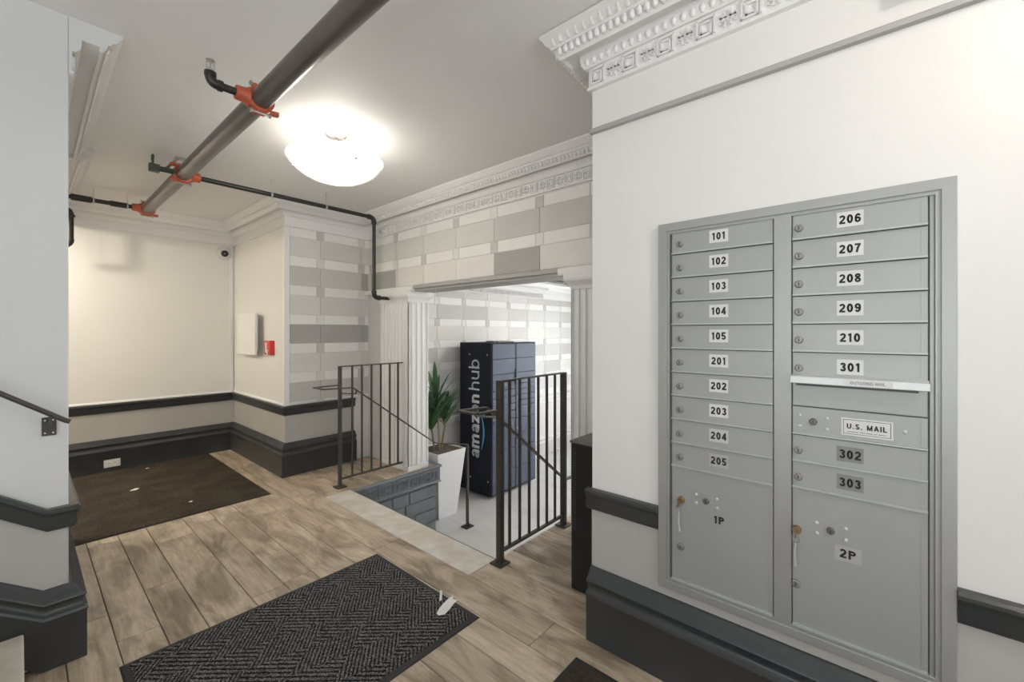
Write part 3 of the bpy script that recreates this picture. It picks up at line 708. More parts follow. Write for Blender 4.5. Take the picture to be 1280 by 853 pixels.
mchild(MB().box(XR-.018, XR, .2675, .2165+.002, Z0+.04, Z1-.04).build('centre_post', 'mailtrim', bevel=.002))
LY = (.592+.012, .268); RY = (.2175, -.098)   # door extents in Y
lockm = MB().lathe([(.0115, 0), (.0115, .007), (.0095, .010), (0.0, .010)], 18, axis='x').mesh('lock', 'chrome', True)
slotm = MB().box(-.0125, -.0098, -.0012, .0012, -.0055, .0055).mesh('keyway', 'steelhole')
rivm = MB().lathe([(.0055, 0), (.0045, .0025), (0, .0038)], 10, axis='x').mesh('rivet', 'flap', True)
FX = XR-.014  # face of the doors
def lock(parent, y, z, s=1.0, dark=False):
    o = MB().lathe([(.0115*s, FX), (.0115*s, FX-.007), (.0085*s, FX-.010), (0, FX-.010)], 18, (0, y, z), 'x').build('lock', 'iron2' if dark else 'chrome', smooth=True)
    k_ = MB().box(FX-.0112, FX-.0095, y-.0016, y+.0016, z-.0055, z+.0055).build('keyway', 'steelhole'); k_.parent = parent
    o.parent = parent; return o
def door(name, y0, y1, z0, z1, number=None, grey=False, locky=None, plate=True, lab=None):
    g = .0018
    d = MB(); d.box(FX, XR, y1+g, y0-g, z0+g, z1-g)
    o = mchild(d.build(name, 'mail', bevel=.0012))
    h = MB().box(FX-.0012, FX, y1+g+.010, y1+g+.013, z0+.01, z1-.006).build('hinge_seam', 'mailtrim'); h.parent = o
    h = MB().box(FX-.0075, FX+.002, y1+g, y0-g, z0+.0008, z0+.0058).build('bottom_lip', 'lip'); h.parent = o
    if number:
        yc, zc = lab
        if plate:
            p = MB().box(FX-.0012, FX, yc-.0315, yc+.0315, zc-.0225, zc+.0225).build('number_plate', {0: 'plate', 2: 'platelight', 3: 'platemid'}.get(int(grey), 'plategrey')); p.parent = o
        tm_ = textmesh(number, .0265, 'ink', t=.215, gap=.15, sx=.92)
        tt = inst('numerals', tm_, o, (FX-.0017, yc, zc), (PI/2, 0, -PI/2)); 
    if locky is not None: lock(o, locky, (z0+z1)/2-.007)
    return o
P_ = .0889
for i, nnum in enumerate(['101', '102', '103', '104', '105', '201', '202', '203', '204', '205']):
    zb = 1.612-P_*i
    door('door', LY[0], LY[1], zb, zb+P_, nnum, (0 if i < 8 else i-6), .572, lab=(.437, zb+P_*.55))
for i, nnum in enumerate(['206', '207', '208', '209', '210', '301']):
    zb = 1.612-P_*i
    door('door', RY[0], RY[1], zb, zb+P_, nnum, i >= 3 and i == 9, .198, lab=(.071, zb+P_*.52))
for zb, nnum in ((.908, '302'), (.823, '303')):
    door('door', RY[0], RY[1], zb, zb+.0855, nnum, True, .200, lab=(.071, zb+.044))
# outgoing mail slot panel with its projecting flap
o = mchild(MB().box(FX+.003, XR, RY[1]+.002, RY[0]-.002, 1.085, 1.166).build('outgoing_mail_panel', 'mail', bevel=.0012))
fl = MB().add([(FX, RY[0]+.001, 1.186), (FX-.024, RY[0]+.001, 1.180), (FX-.026, RY[0]+.001, 1.160), (FX-.022, RY[0]+.001, 1.158), (FX-.020, RY[0]+.001, 1.172), (FX, RY[0]+.001, 1.180),
               (FX, RY[1]-.001, 1.186), (FX-.024, RY[1]-.001, 1.180), (FX-.026, RY[1]-.001, 1.160), (FX-.022, RY[1]-.001, 1.158), (FX-.020, RY[1]-.001, 1.172), (FX, RY[1]-.001, 1.180)],
              [(5, 4, 3, 2, 1, 0), (6, 7, 8, 9, 10, 11)]+[(k, (k+1) % 6, (k+1) % 6+6, k+6) for k in range(6)])
fo = mchild(fl.build('slot_flap', 'flap'))
o = MB().box(FX-.0262, FX-.0256, -.025, .085, 1.162, 1.178).build('paper_strip', 'plate'); o.parent = fo
tt = inst('lettering', textmesh('OUTGOING MAIL', .0085, 'iron2', t=.13), fo, (FX-.0266, .030, 1.170), (PI/2, 0, -PI/2))
mchild(MB().box(FX-.004, FX+.004, RY[1]+.02, RY[0]-.012, 1.150, 1.157).build('mail_slot', 'steelhole'))
# U.S. MAIL master door
um = door('master_door', RY[0], RY[1], .994, 1.0835)
p = MB().box(FX-.0010, FX, -.0255, .0915, 1.010, 1.062).build('sign_plate', 'plate'); p.parent = um
bd = MB(); ya, yb, za, zb = -.021, .087, 1.0145, 1.0575
for q in ((ya, yb, za, za+.0012), (ya, yb, zb-.0012, zb), (ya, ya+.0012, za, zb), (yb-.0012, yb, za, zb)): bd.box(FX-.0014, FX-.001, *q)
o = bd.build('sign_border', 'ink'); o.parent = um
inst('lettering', textmesh('U.S. MAIL', .0155, 'ink', t=.20, gap=.19), um, (FX-.0015, .033, 1.038), (PI/2, 0, -PI/2))
m = MB()
for k_, (a_, b_) in enumerate(((-.012, .006), (.009, .016), (.019, .033), (.036, .049), (.052, .078))): m.box(FX-.0014, FX-.0010, a_, b_, 1.0205, 1.0222)
m.build('small_print', 'iron2', um)
lock(um, .161, 1.039, .9, True)
def rivets(parent, L):
    for y, z in L: inst('rivet', rivm, parent, (FX, y, z), (0, 0, PI))
rivets(um, [(.196, 1.055), (.196, 1.021), (.126, 1.053), (.126, 1.020), (-.05, 1.039)])
# parcel lockers with key locks
def parcel(y0, y1, z0, z1, num, ky, kz, k2z, nc, cl, rv, pl):
    o = door('parcel_door', y0, y1, z0, z1)
    if pl:
        p = MB().box(FX-.0012, FX, nc[0]-.0315, nc[0]+.0315, nc[1]-.0235, nc[1]+.021).build('number_plate', 'platemid'); p.parent = o
    inst('numerals', textmesh(num, .0265, 'ink', t=.21, gap=.18), o, (FX-.0018, nc[0], nc[1]), (PI/2, 0, -PI/2))
    lock(o, cl[0], cl[1], .9, True)
    rivets(o, rv)
    lock(o, ky+.002, k2z, 1.1)
    k = MB().lathe([(.0125, FX), (.0125, FX-.010), (.010, FX-.014), (0, FX-.014)], 18, (0, ky, kz), 'x')
    k.box(FX-.038, FX-.014, ky-.0012, ky+.0012, kz-.006, kz+.006)
    k.lathe([(.011, -.0013), (.011, .0013)], 14, (FX-.034, ky, kz-.006), 'y')
    q = k.build('brass_lock_and_key', 'brass', smooth=True); q.parent = o; q['label'] = 'brass lock with key'
    ring = MB(); ring.tube([(FX-.030, ky+.010*math.cos(a*PI/6), kz-.022+.010*math.sin(a*PI/6)) for a in range(13)], .0011, 6, False)
    q = ring.build('key_ring', 'chrome', smooth=True); q.parent = o
    tg = MB().tube([(FX-.026, ky, kz-.032), (FX-.020, ky+.004, kz-.07), (FX-.010, ky+.003, kz-.115)], [.0022, .003, .0042], 8)
    q = tg.build('key_tag', 'flap', smooth=True); q.parent = o
    return o
parcel(LY[0], LY[1], .382, .812, '1P', .567, .690, .514, (.436, .650), (.479, .707), [(.513, .723), (.513, .692), (.442, .724), (.442, .692)], False)
parcel(RY[0], RY[1], .382, .823, '2P', .204, .690, .516, (.076, .652), (.117, .711), [(.152, .725), (.152, .693), (.081, .727), (.081, .693)], True)

# ---------------------------------------------------------------- surface conduit and small box on the mail wall
t = tag(MB().sweep([(XR, -2.2, 2.19), (XR, .96, 2.19)], [(0, .012), (.014, .012), (.018, .006), (.018, -.008), (0, -.010)], 1).build('wall_raceway', 'greylip'), 'thin grey cable raceway running along the white wall above the mailboxes', 'raceway')
t = tag(MB().box(XR-.05, XR, -.36, -.052, 2.262, 2.36).build('wall_box', 'plastic', bevel=.004), 'white rectangular box fixed high on the mailbox wall', 'box')

# ---------------------------------------------------------------- sprinkler pipes
ZP = 2.41; XP = .74
pp = empty('sprinkler_main', (XP, 0, ZP)); tag(pp, 'large brown black sprinkler main running under the ceiling', 'pipe')
def pchild(o): loc_parent(o, pp); return o
pchild(MB().tube([(XP, -2.19, ZP), (XP, 5.02, ZP)], .0455, 28).build('pipe', 'pipe', smooth=True))
YC = (2.215, 3.662, 4.936)
def elbow(mb, a, c, b, r, n=5):
    a, b, c = Vector(a), Vector(b), Vector(c); pts = []
    for i in range(n+1):
        t = i/n; pts.append(a*(1-t)**2+c*2*t*(1-t)+b*t*t)
    mb.tube(pts, r, 14); return mb
for y, sx in zip(YC, (-1, 1, -1)):
    m = MB()
    # split ring body
    m.lathe([(.048, -.032), (.058, -.030), (.060, -.012), (.054, -.006), (.054, .006), (.060, .012), (.058, .030), (.048, .032)], 24, (XP, y, ZP), 'y')
    # bolt ears above and below, outlet neck
    for sz in (-1, 1):
        m.box(XP-.012, XP+.026, y-.022, y+.022, ZP+sz*.05-.012, ZP+sz*.05+.016)
        m.box(XP-.03, XP-.016, y-.022, y+.022, ZP+sz*.05-.012, ZP+sz*.05+.016)
        m.beam((XP+sx*-.04, y-.02, ZP+sz*.052), (XP+sx*-.075, y-.026, ZP+sz*.05), .024, .02)
    m.tube([(XP+sx*.045, y, ZP), (XP+sx*.062, y, ZP), (XP+sx*.10, y, ZP)], [.044, .034, .031], 18)
    pchild(m.build('coupling', 'orange', smooth=True, bevel=.003))
    m = MB()
    for sz in (-1, 1):
        m.tube([(XP-.045, y-.012, ZP+sz*.062), (XP+.045, y-.012, ZP+sz*.062)], .006, 8)
        m.tube([(XP-.045, y-.012, ZP+sz*.062), (XP-.035, y-.012, ZP+sz*.062)], .011, 6)
        m.tube([(XP+.045, y-.012, ZP+sz*.062), (XP+.035, y-.012, ZP+sz*.062)], .011, 6)
    pchild(m.build('bolts', 'zinc', smooth=True))
# branch with elbow and sprinkler head
y = YC[0]; m = MB().tube([(XP-.10, y, ZP), (XP-.155, y, ZP)], .017, 14)
br = tag(m.build('branch_pipe', 'pipe2', smooth=True)); pchild(br)
m = MB(); m.tube([(XP-.150, y, ZP), (XP-.166, y, ZP)], .024, 16); elbow(m, (XP-.166, y, ZP), (XP-.195, y, ZP), (XP-.195, y, ZP+.03), .021); m.tube([(XP-.195, y, ZP+.028), (XP-.195, y, ZP+.045)], .023, 16)
pchild(m.build('elbow', 'pipe2', smooth=True))
m = MB().tube([(XP-.195, y, ZP+.045), (XP-.195, y, ZP+.060)], .010, 10)
for s in (-1, 1): m.beam((XP-.195+s*.014, y, ZP+.055), (XP-.195+s*.014, y, ZP+.095), .005, .005)
m.box(XP-.212, XP-.178, y-.004, y+.004, ZP+.052, ZP+.058).tube([(XP-.195, y, ZP+.058), (XP-.195, y, ZP+.094)], .003, 8)
m.lathe([(.018, ZP+.094), (.018, ZP+.097)], 12, (XP-.195, y, 0), 'z')
pchild(m.build('sprinkler_head', 'zinc', smooth=True))
# branch to the patterned wall, dropping beside the fluted column
y = YC[1]; xe = 2.215
m = MB().tube([(XP+.09, y, ZP), (xe-.045, y, ZP-.0)], .0175, 16)
b2 = pchild(m.build('branch_pipe', 'pipe2', smooth=True))
m = MB(); elbow(m, (xe-.05, y, ZP), (xe, y, ZP), (xe, y, ZP-.05), .022)
m.tube([(xe-.062, y, ZP), (xe-.045, y, ZP)], .0245, 16).tube([(xe, y, ZP-.045), (xe, y, ZP-.062)], .0245, 16)
pchild(m.build('elbow', 'pipe2', smooth=True))
pchild(MB().tube([(xe, y, ZP-.05), (xe, y, 1.70)], .0165, 16).build('drop_pipe', 'pipe2', smooth=True))
m = MB(); elbow(m, (xe, y, 1.695), (xe, y, 1.648), (xe+.05, y, 1.648), .022); m.tube([(xe, y, 1.712), (xe, y, 1.692)], .0245, 16).tube([(xe+.045, y, 1.648), (xe+.062, y, 1.648)], .0245, 16)
pchild(m.build('elbow', 'pipe2', smooth=True))
pchild(MB().tube([(xe+.05, y, 1.648), (2.40, y, 1.648)], .0165, 16).build('stub_pipe', 'pipe2', smooth=True))
for x in (1.31, 1.75):
    m = MB().lathe([(.020, -.007), (.020, .007)], 16, (x, y, ZP), 'x').beam((x, y, ZP+.018), (x, y, ceil_z(x, y)), .006, .006)
    pchild(m.build('hanger', 'zinc'))
# main pipe hangers
for yy in (-1.2,):
    m = MB().beam((XP, yy, ZP+.045), (XP, yy, ceil_z(XP, yy)+.005), .008, .008).lathe([(.0475, -.008), (.0475, .008)], 20, (XP, yy, ZP), 'y')
    pchild(m.build('hanger', 'pipe2'))
# tap and bracket on the upstream side of the second coupling
y = YC[1]-.02
m = MB().tube([(XP-.05, y, ZP), (XP-.13, y, ZP+.0)], .018, 12).box(XP-.185, XP-.13, y-.02, y+.02, ZP-.028, ZP+.022).beam((XP-.165, y, ZP+.01), (XP-.165, y-.01, ZP+.065), .012, .012)
m.lathe([(.022, -.006), (.022, .006)], 12, (XP-.165, y, ZP+.065), 'x')
pchild(m.build('valve', 'green', smooth=True, bevel=.002))
m = MB().beam((XP-.09, y+.03, ZP+.02), (XP-.03, y-.02, ZP+.10), .024, .006).box(XP-.05, XP+.01, y-.04, y+.02, ZP+.096, ZP+.101)
pchild(m.build('bracket', 'zinc'))
# last branch to the left, with parallel thinner conduit and drop
y = YC[2]
m = MB().tube([(XP-.09, y, ZP), (XL+.01, y, ZP)], .0175, 14)
pchild(m.build('branch_pipe', 'pipe2', smooth=True))
pchild(MB().tube([(XL+.14, y, ZP), (XL+.26, y, ZP)], .026, 14).build('sleeve', 'pipe2', smooth=True))
pchild(MB().tube([(XP-.24, y, ZP), (XP-.13, y, ZP)], .0235, 14).build('sleeve', 'pipe2', smooth=True))
m = MB(); 
for x in (XP-.13, XL+.27): m.lathe([(.028, -.004), (.028, .004)], 16, (x, y, ZP), 'x').beam((x, y, ZP+.02), (x, y, 2.52), .005, .005)
pchild(m.build('hanger', 'zinc'))
cp = tag(MB().tube([(XL, 5.22, 2.49), (.63, 5.22, 2.47)], .013, 12).build('conduit', 'pipe2', smooth=True), 'thin dark conduit behind the last sprinkler branch in the alcove', 'conduit')
m = MB(); elbow(m, (XL, 5.28, 2.40), (.285, 5.28, 2.40), (.285, 5.28, 2.34), .020); m.tube([(.285, 5.28, 2.35), (.285, 5.28, 2.12)], .022, 14); m.tube([(.285, 5.28, 2.33), (.285, 5.28, 2.31)], .03, 14)
elbow(m, (.285, 5.28, 2.12), (.285, 5.28, 2.06), (.22, 5.28, 2.06), .026); m.tube([(.22, 5.28, 2.06), (XL, 5.28, 2.06)], .022, 14)
tag(m.build('drop_pipe', 'pipe2', smooth=True), 'short dark pipe dropping beside the left edge of the alcove', 'pipe')
m = MB().tube([(3.4, 2.98, 1.93), (5.2, 2.98, 1.93)], .022, 12).beam((4.1, 2.98, 1.94), (4.1, 2.98, 2.17), .01, .01)
tag(m.build('sprinkler_line', 'pipe2', smooth=True), 'black pipe under the ceiling of the lower lobby', 'pipe')

# ---------------------------------------------------------------- ceiling bowl light
LX, LYY = 1.347, 2.681; zc = ceil_z(LX, LYY)
lp = empty('ceiling_light', (LX, LYY, zc)); tag(lp, 'round frosted glass bowl ceiling light', 'lamp')
def lchild(o): loc_parent(o, lp); return o
R = .30; zr = 2.435
prof = [(R, zr), (R*.985, zr-.006), (R*.93, zr-.028), (R*.84, zr-.058), (R*.72, zr-.086), (R*.56, zr-.112), (R*.38, zr-.130), (R*.2, zr-.139), (.001, zr-.142)]
inner = [(r*.985, z+.005) for r, z in reversed(prof)]
mb = MB().lathe(prof+inner, 56, (LX, LYY, 0)); lchild(mb.build('glass_bowl', 'bowl', smooth=True))
lchild(MB().lathe([(.066, zc+.002), (.066, zc-.010), (.055, zc-.020), (.012, zc-.024), (.012, zr-.10)], 28, (LX, LYY, 0)).build('canopy', 'nickel', smooth=True))
for a in (2.6, .5, 4.7):
    x, y = LX+R*.86*math.cos(a), LYY+R*.86*math.sin(a)
    lchild(MB().lathe([(.007, zr-.062), (.007, zr-.052), (.003, zr-.05)], 10, (x, y, 0)).tube([(x, y, zr-.05), (LX+.05*math.cos(a), LYY+.05*math.sin(a), zc-.018)], .002, 6).build('support_rod', 'nickel', smooth=True))
point('ceiling_light_bulb', (LX, LYY, zr-.105), 13.5, (1.0, .94, .85), .09)
# unseen bowl lamps added for fill: over the entrance, side hall, lower lobby
for nm, (x, y), pw, lb in (('ceiling_light', (.9, -.9), 46, 'added round frosted bowl light behind the viewer for fill'), ('ceiling_light', (-.62, 4.72), 112, 'added round frosted bowl light in the side hall to brighten the alcove'), ('ceiling_light', (4.6, 1.6), 115, 'added round frosted bowl light in the lower lobby out of sight')):
    z0 = ceil_z(x, y) if x < 2 else 2.16
    t = empty(nm, (x, y, z0)); tag(t, lb, 'lamp')
    o = MB().lathe([(r, z-zr+z0-.165) for r, z in prof+inner], 32, (x, y, 0)).build('glass_bowl', 'bowl', smooth=True); loc_parent(o, t)
    o = MB().lathe([(.066, z0), (.066, z0-.01), (.012, z0-.02), (.012, z0-.27)], 20, (x, y, 0)).build('canopy', 'nickel', smooth=True); loc_parent(o, t)
    point('fill_bulb', (x, y, z0-.185), pw, (1.0, .95, .9) if y < 4 else (1.0, .90, .76), .05)

# ---------------------------------------------------------------- alcove fittings
t = empty('security_camera', (1.492, YF, 2.195)); tag(t, 'small white dome security camera high in the alcove corner', 'camera')
o = MB().lathe([(.072, YF), (.072, YF-.016), (.064, YF-.030), (.036, YF-.040)], 28, (1.492, 0, 2.195), 'y').build('housing', 'plastic', smooth=True); loc_parent(o, t)
o = MB().lathe([(.036, YF-.038), (.034, YF-.056), (.022, YF-.068), (.001, YF-.073)], 24, (1.492, 0, 2.19), 'y').build('dome', 'black', smooth=True); loc_parent(o, t)
o = MB().lathe([(.008, YF-.072), (.006, YF-.078), (0, YF-.078)], 12, (1.485, 0, 2.185), 'y').build('lens', 'chrome', smooth=True); loc_parent(o, t)
t = empty('wall_panel', (XA, 4.93, 1.08)); tag(t, 'white shallow cabinet hung on the cream alcove wall', 'cabinet')
o = MB().box(XA-.055, XA, 4.80, 5.22, 1.12, 1.49).build('body', 'b_beige', bevel=.004); loc_parent(o, t)
o = MB().box(XA-.082, XA-.058, 4.66, 5.18, 1.09, 1.51).build('door', 'b_white', bevel=.004); loc_parent(o, t)
o = MB().box(XA-.05, XA-.002, 5.22, 5.26, 1.10, 1.50).build('edge_strip', 'greylip', bevel=.002); loc_parent(o, t)  # narrow grey strip along the far edge of the cabinet
t = empty('fire_alarm', (XA, 4.42, 1.11)); tag(t, 'small red fire alarm station on the cream wall', 'alarm')
o = MB().box(XA-.045, XA, 4.38, 4.50, 1.10, 1.235).box(XA-.03, XA, 4.50, 4.57, 1.10, 1.235).build('housing', 'red', bevel=.004); loc_parent(o, t)
o = MB().box(XA-.048, XA-.044, 4.45, 4.49, 1.12, 1.215).build('instruction_plate', 'plate', bevel=.001); loc_parent(o, t)
o = MB().box(XA-.056, XA-.048, 4.405, 4.44, 1.135, 1.15).box(XA-.056, XA-.048, 4.417, 4.428, 1.10, 1.15).build('pull_handle', 'plate', bevel=.001); loc_parent(o, t)
t = empty('wall_outlet', (.575, YF-.05, .08)); tag(t, 'white electrical outlet plate on the charcoal alcove baseboard', 'outlet')
YO = YF-.0505
o = MB().box(.515, .632, YO-.006, YO, .040, .112).build('cover_plate', 'plastic', bevel=.003); loc_parent(o, t)
for s in (-1, 1):
    o = MB().lathe([(.019, YO-.006), (.018, YO-.009), (0, YO-.009)], 18, (.5735+s*.022, 0, .076), 'y').build('socket', 'b_white', smooth=True); loc_parent(o, t)
    o = MB().box(.5735+s*.022-.006, .5735+s*.022-.003, YO-.0097, YO-.009, .070, .084).box(.5735+s*.022+.003, .5735+s*.022+.006, YO-.0097, YO-.009, .070, .084).build('slots', 'steelhole'); loc_parent(o, t)

# ---------------------------------------------------------------- stairs and handrail at the left
sr = empty('staircase', (-.8, 1.9, 0)); tag(sr, 'bottom treads of the cream staircase rising along the left wall', 'stairs')
for k in range(6):
    x1_ = .010-.24*k
    o = MB().box(max(-1.595, x1_-.27 if k < 5 else -1.595), x1_, 1.35, YL-.052, .18*(k+1)-.035, .18*(k+1)).build('tread', 'marble', bevel=.006); loc_parent(o, sr)
    o = MB().box(-1.595, x1_-.02, 1.36, YL-.055, .18*k, .18*(k+1)-.035).build('riser', 'marble'); loc_parent(o, sr)
hr = empty('stair_handrail', (.1, YL, .95)); tag(hr, 'black metal handrail bar sloping down the left stair wall', 'handrail')
o = MB().tube([(-1.55, 2.42, .972+.75*1.67), (.118, 2.42, .972-.0), (.130, 2.42, .966)], .0095, 14).build('rail', 'iron', smooth=True); loc_parent(o, hr)
for x in (.076, -.9):
    zz = .972-.75*(x-.118)
    o = MB().box(x-.020, x+.020, YL-.008, YL, zz-.095, zz-.022).build('wall_plate', 'iron', bevel=.002); loc_parent(o, hr)
    o = MB().beam((x, YL-.006, zz-.045), (x, 2.42, zz-.04), .012, .006).beam((x, 2.42, zz-.04), (x, 2.42, zz-.005), .012, .006).build('bracket', 'iron'); loc_parent(o, hr)
    m = MB()
    for sx, sz in ((-.011, -.034), (.011, -.034), (-.011, -.084), (.011, -.084)): m.lathe([(.003, YL-.008), (.003, YL-.010)], 8, (x+sx, 0, zz+sz), 'y')
    o = m.build('screws', 'zinc'); loc_parent(o, hr)

# ---------------------------------------------------------------- mats and litter
def matt(name, x0, x1, y0, y1, border, m, label, h=.010, cat='mat'):
    t = empty(name, ((x0+x1)/2, (y0+y1)/2, 0)); tag(t, label, cat)
    if border:
        o = MB(); vs = []
        for ins, z in ((0, .0005), (.006, .006), (border, .008), (border, .004)):
            vs += [(x0+ins, y0+ins, z), (x1-ins, y0+ins, z), (x1-ins, y1-ins, z), (x0+ins, y1-ins, z)]
        fs = [(i*4+k, i*4+(k+1) % 4, i*4+4+(k+1) % 4, i*4+4+k) for i in range(3) for k in range(4)]
        o.add(vs, fs+[(12, 13, 14, 15)]); loc_parent(o.build('rubber_border', 'rubber'), t)
    else: loc_parent(MB().box(x0, x1, y0, y1, 0, .006).build('backing', 'rubber', bevel=.002), t)
    b = border or .004
    loc_parent(MB().box(x0+b, x1-b, y0+b, y1-b, .003, h).build('carpet_pile', m, bevel=.002), t)
    return t
matt('entrance_mat', .255, 1.39, 1.40, 2.262, .028, 'ribbed', 'large charcoal ribbed entrance mat with rubber border and paper on it')
matt('alcove_mat', XL+.055, 1.335, 3.745, 5.475, 0, 'pile', 'plain dark brown mat covering the alcove floor')
matt('doorway_mat', .55, 1.478, -.35, .936, .024, 'pile', 'black mat with its corner just showing below the mailboxes')
def scrap(pts, z, label, name='paper_scrap'):
    n = len(pts); cx = sum(p[0] for p in pts)/n; cy = sum(p[1] for p in pts)/n
    rr = random.Random(n*7+int(cx*1000))
    top = [(x, y, z+.001+rr.uniform(0, .007)) for x, y in pts]; vs = top+[(x, y, q-.001) for x, y, q in top]+[(cx, cy, z+.007), (cx, cy, z+.006)]
    fs = []
    for k in range(n):
        q = (k+1) % n; fs += [(k, q, 2*n), (n+q, n+k, 2*n+1), (k, n+k, n+q, q)]
    tag(MB().add(vs, fs).build(name, 'paper'), label, 'paper')
scrap([(1.262, 1.540), (1.290, 1.528), (1.335, 1.540), (1.362, 1.552), (1.396, 1.560), (1.385, 1.583), (1.402, 1.600), (1.375, 1.598), (1.33, 1.590), (1.295, 1.578), (1.268, 1.562)], .010, 'torn white paper scrap on the corner of the ribbed mat')
scrap([(1.334, 1.622), (1.342, 1.614), (1.395, 1.672), (1.388, 1.682)], .010, 'narrow white paper strip at the edge of the ribbed mat')
for (x, y), lb, s in (((.622, 4.68), 'largest white crumb of litter on the brown alcove mat', 1.0), ((.80, 5.30), 'tiny white crumb near the outlet on the brown mat', .5), ((.86, 4.02), 'tiny white crumb near the front edge of the brown mat', .45)):
    scrap([(x-.03*s, y-.014*s), (x+.01*s, y-.022*s), (x+.034*s, y+.004*s), (x+.012*s, y+.02*s), (x-.02*s, y+.014*s)], .010, lb)

# ---------------------------------------------------------------- lower lobby: parcel locker
lk = empty('parcel_locker', (4.05, 3.73, ZL)); tag(lk, 'tall dark navy parcel locker with white vertical lettering on its side', 'locker')
X0, X1, Ya, Yb, Zb, Zt = 3.62, 4.47, 3.452, 4.0, ZL+.035, 1.188
def kch(o): loc_parent(o, lk); return o
kch(MB().box(X0, X1, Ya+.012, Yb, Zb, Zt).build('body', 'navy', bevel=.004))
for x, y in ((X0+.06, Ya+.06), (X1-.06, Ya+.06), (X0+.06, Yb-.06), (X1-.06, Yb-.06)):
    kch(MB().lathe([(.022, ZL), (.022, ZL+.01), (.01, ZL+.014), (.01, Zb+.002)], 12, (x, y, 0)).build('foot', 'zinc'))
xm = 4.055
for (xa, xb, hs) in ((X0+.02, xm-.012, [.185, .185, .10, .10, .088, .088, .088, .10, .185, .185, .25, .25]), (xm+.012, X1-.012, [.185, .185, .072, .072, .072, .072, .072, .072, .15, .185, .185, .25, .25])):
    s = (Zt-Zb-.03)/sum(hs); z = Zt-.015
    for h in hs:
        kch(MB().box(xa, xb, Ya, Ya+.014, z-h*s+.003, z-.003).build('locker_door', 'slate', bevel=.002)); z -= h*s
kch(MB().box(xm-.010, xm+.010, Ya+.004, Ya+.013, Zb+.01, Zt-.01).build('centre_strip', 'navy'))
kch(MB().box(xm-.012, xm+.014, Ya-.012, Ya+.004, .66, .86).build('scanner', 'black', bevel=.003))
tx = textmesh('amazon', .17, 'textwhite', t=.185, gap=.09, align='LEFT')
tx2 = textmesh('hub', .17, 'textwhite', t=.115, gap=.16, align='LEFT')
RT = Matrix(((0, 0, -1), (-1, 0, 0), (0, 1, 0)))
def side_text(me, name, ystart, zstart):
    # reading upwards on the face that looks towards -X: glyph x -> +z, glyph y -> +y
    R = Matrix(((0, 0, -1), (0, 1, 0), (1, 0, 0)))
    o = bpy.data.objects.new(name, me); col.objects.link(o); o.parent = lk
    o.matrix_local = Matrix.Translation(Vector((X0-.0012, ystart, zstart))-Vector(lk.location)) @ R.to_4x4()
    return o
def fit(me, L, H):
    xs_ = [v.co.x for v in me.vertices]; ys_ = [v.co.y for v in me.vertices]; a, b = min(xs_), max(xs_); c, d_ = min(ys_), max(ys_)
    for v in me.vertices: v.co.x = (v.co.x-a)*L/(b-a); v.co.y = (v.co.y-c)*(H/(d_-c) if H else L/(b-a))
fit(tx, .765, .128); fit(tx2, .372, .185)
side_text(tx, 'lettering', 3.655, -.205)
side_text(tx2, 'lettering', 3.655, .612)
# blue smile arrow below the word
m = MB(); n = 20; vs = []
for i in range(n+1):
    u = i/n; z = -.10+.43*u; dep = .060*math.sin(PI*(.08+.84*u)); th = .008+.018*math.sin(PI*u)
    yb_ = 3.640-dep
    vs += [(X0-.0012, yb_+th*.5, z), (X0-.0012, yb_-th*.5, z)]
m.add(vs, [(2*i, 2*i+1, 2*i+3, 2*i+2) for i in range(n)])
z = .34; m.add([(X0-.0012, 3.645, z+.02), (X0-.0012, 3.565, z+.03), (X0-.0012, 3.57, z-.055), (X0-.0012, 3.59, z-.012)], [(0, 1, 2, 3)])
kch(m.build('smile_arrow', 'textblue'))
for y, zz in ((3.825, 1.045), (3.524, 1.046), (3.811, -.457), (3.511, -.456)):
    kch(MB().lathe([(.011, X0), (.009, X0-.004), (0, X0-.004)], 10, (0, y, zz), 'x').build('screw', 'zinc', smooth=True))
m = MB().box(3.70, 3.96, 3.50, 3.62, Zt, Zt+.022).box(3.76, 3.90, 3.48, 3.50, Zt+.002, Zt+.02)
tag(m.build('network_box', 'iron2', bevel=.003), 'small dark device lying on top of the parcel locker at its left', 'device')
tag(MB().box(4.10, 4.30, 3.52, 3.62, Zt, Zt+.014).build('network_box', 'zinc', bevel=.003), 'thin grey device lying on top of the parcel locker at its right', 'device')

# ---------------------------------------------------------------- planter and plant
PX, PY = 3.0, 3.63
pl = empty('planter', (PX, PY, ZL)); tag(pl, 'tall tapered white planter standing beside the fluted column', 'planter')
def frus(h0, h1, z0, z1, t=.0):
    vs = []
    for h, z in ((h0, z0), (h1, z1)):
        vs += [(PX-h, PY-h, z), (PX+h, PY-h, z), (PX+h, PY+h, z), (PX-h, PY+h, z)]
    return vs
zt = .055; vs = frus(.125, .195, ZL, zt)+frus(.185, .165, zt, zt-.05)
m = MB().add(vs, [(3, 2, 1, 0)]+[(i*4+k, i*4+(k+1) % 4, i*4+4+(k+1) % 4, i*4+4+k) for i in range(3) for k in range(4)])
loc_parent(m.build('pot', 'pot', bevel=.004), pl)
loc_parent(MB().box(PX-.172, PX+.172, PY-.172, PY+.172, zt-.06, zt-.010).build('mulch', 'soil'), pl)
rp = random.Random(3)
plant = empty('potted_plant', (PX, PY, zt-.009)); tag(plant, 'green spear leaved plant with tan stems growing in the white planter', 'plant')
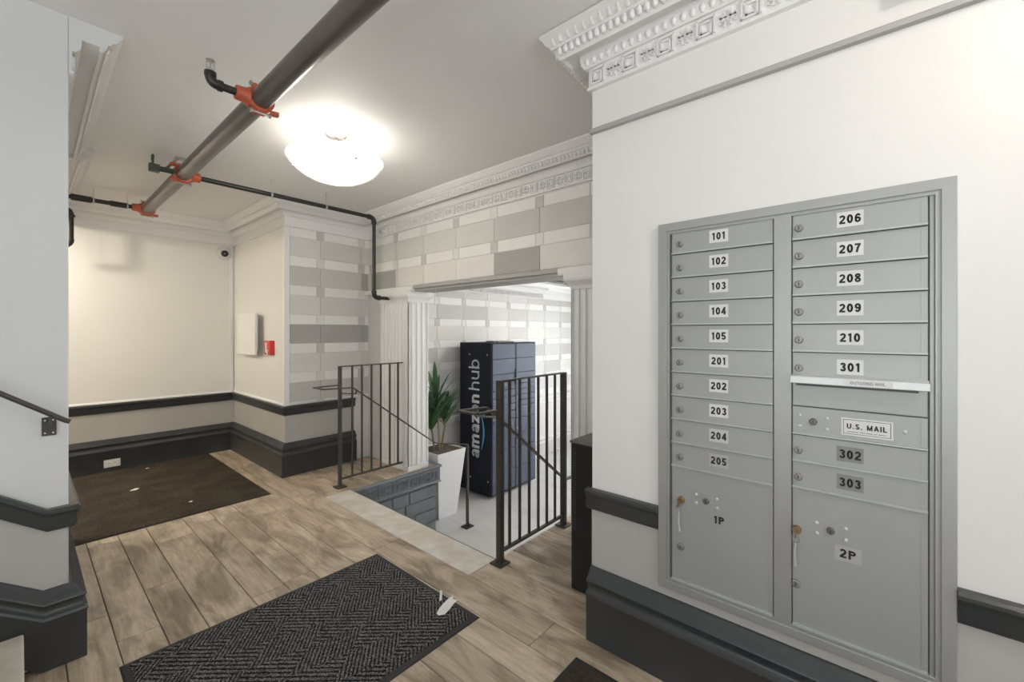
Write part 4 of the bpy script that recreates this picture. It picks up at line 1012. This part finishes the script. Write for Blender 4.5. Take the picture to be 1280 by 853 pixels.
def leafmesh(L, W, bend, fold=.25):
    m = MB(); n = 7; vs = []
    for i in range(n+1):
        u = i/n; wv = 1.3*W*(math.sin(PI*min(1, .12+u*.88))**.8)*(1 if u < .98 else 0); x = L*u
        z = -bend*L*u*u
        vs += [(x, -wv/2, z+fold*wv/2), (x, 0, z), (x, wv/2, z+fold*wv/2)]
    fs = []
    for i in range(n):
        for k in range(2): fs.append((i*3+k, i*3+k+1, i*3+4+k, i*3+3+k))
    m.add(vs, fs); me = m.mesh('leaf', 'leaf', True); return me
LM = [leafmesh(.36, .040, .08), leafmesh(.30, .036, .2), leafmesh(.26, .034, .35), leafmesh(.40, .042, .12)]
for (sx, sy, h, lean) in ((-.03, -.02, .60, (-.05, 0)), (.03, .02, .42, (.04, -.03)), (-.06, .03, .34, (-.06, .02))):
    top = Vector((PX+sx+lean[0], PY+sy+lean[1], zt+h)); base = Vector((PX+sx, PY+sy, zt-.009))
    o = MB().tube([base, base.lerp(top, .5)+Vector((.012, .0, 0)), top], [.012, .010, .009], 8).build('stem', 'stem', smooth=True); loc_parent(o, plant)
    for i in range(21):
        u = i/20; a = i*2.4+rp.uniform(-.3, .3); el = 1.5-.62*(1-u)**.9+rp.uniform(-.1, .08)-.08
        if i < 4: el = .72+rp.uniform(-.1, .25)
        p = base.lerp(top, 1-.42*(1-u)) - Vector(plant.location)
        o = inst('leaf', rp.choice(LM), plant, p, (0, -el, a), (rp.uniform(.75, 1.08),)*3)

# ---------------------------------------------------------------- black cabinet behind the pier
bc = empty('equipment_cabinet', (2.0, 1.1, 0)); tag(bc, 'black perforated steel equipment cabinet standing behind the mailbox wall', 'cabinet')
loc_parent(MB().box(1.852, 2.30, .72, 1.203, .005, .752).build('body', 'black', bevel=.004), bc)
loc_parent(MB().box(1.846, 2.306, .714, 1.209, .752, .764).build('top_panel', 'iron2', bevel=.003), bc)
m = MB()
for j in range(34):
    for i in range(2): m.box(1.8505, 1.8522, 1.176+.012*i, 1.180+.012*i, .31+.0125*j, .3145+.0125*j)
o = m.build('vent_holes', 'iron2'); o['kind'] = 'stuff'; loc_parent(o, bc)
m = MB().lathe([(.012, 1.852), (.012, 1.846), (0, 1.846)], 12, (0, 1.10, .66), 'x')
loc_parent(m.build('cam_lock', 'black', smooth=True), bc)
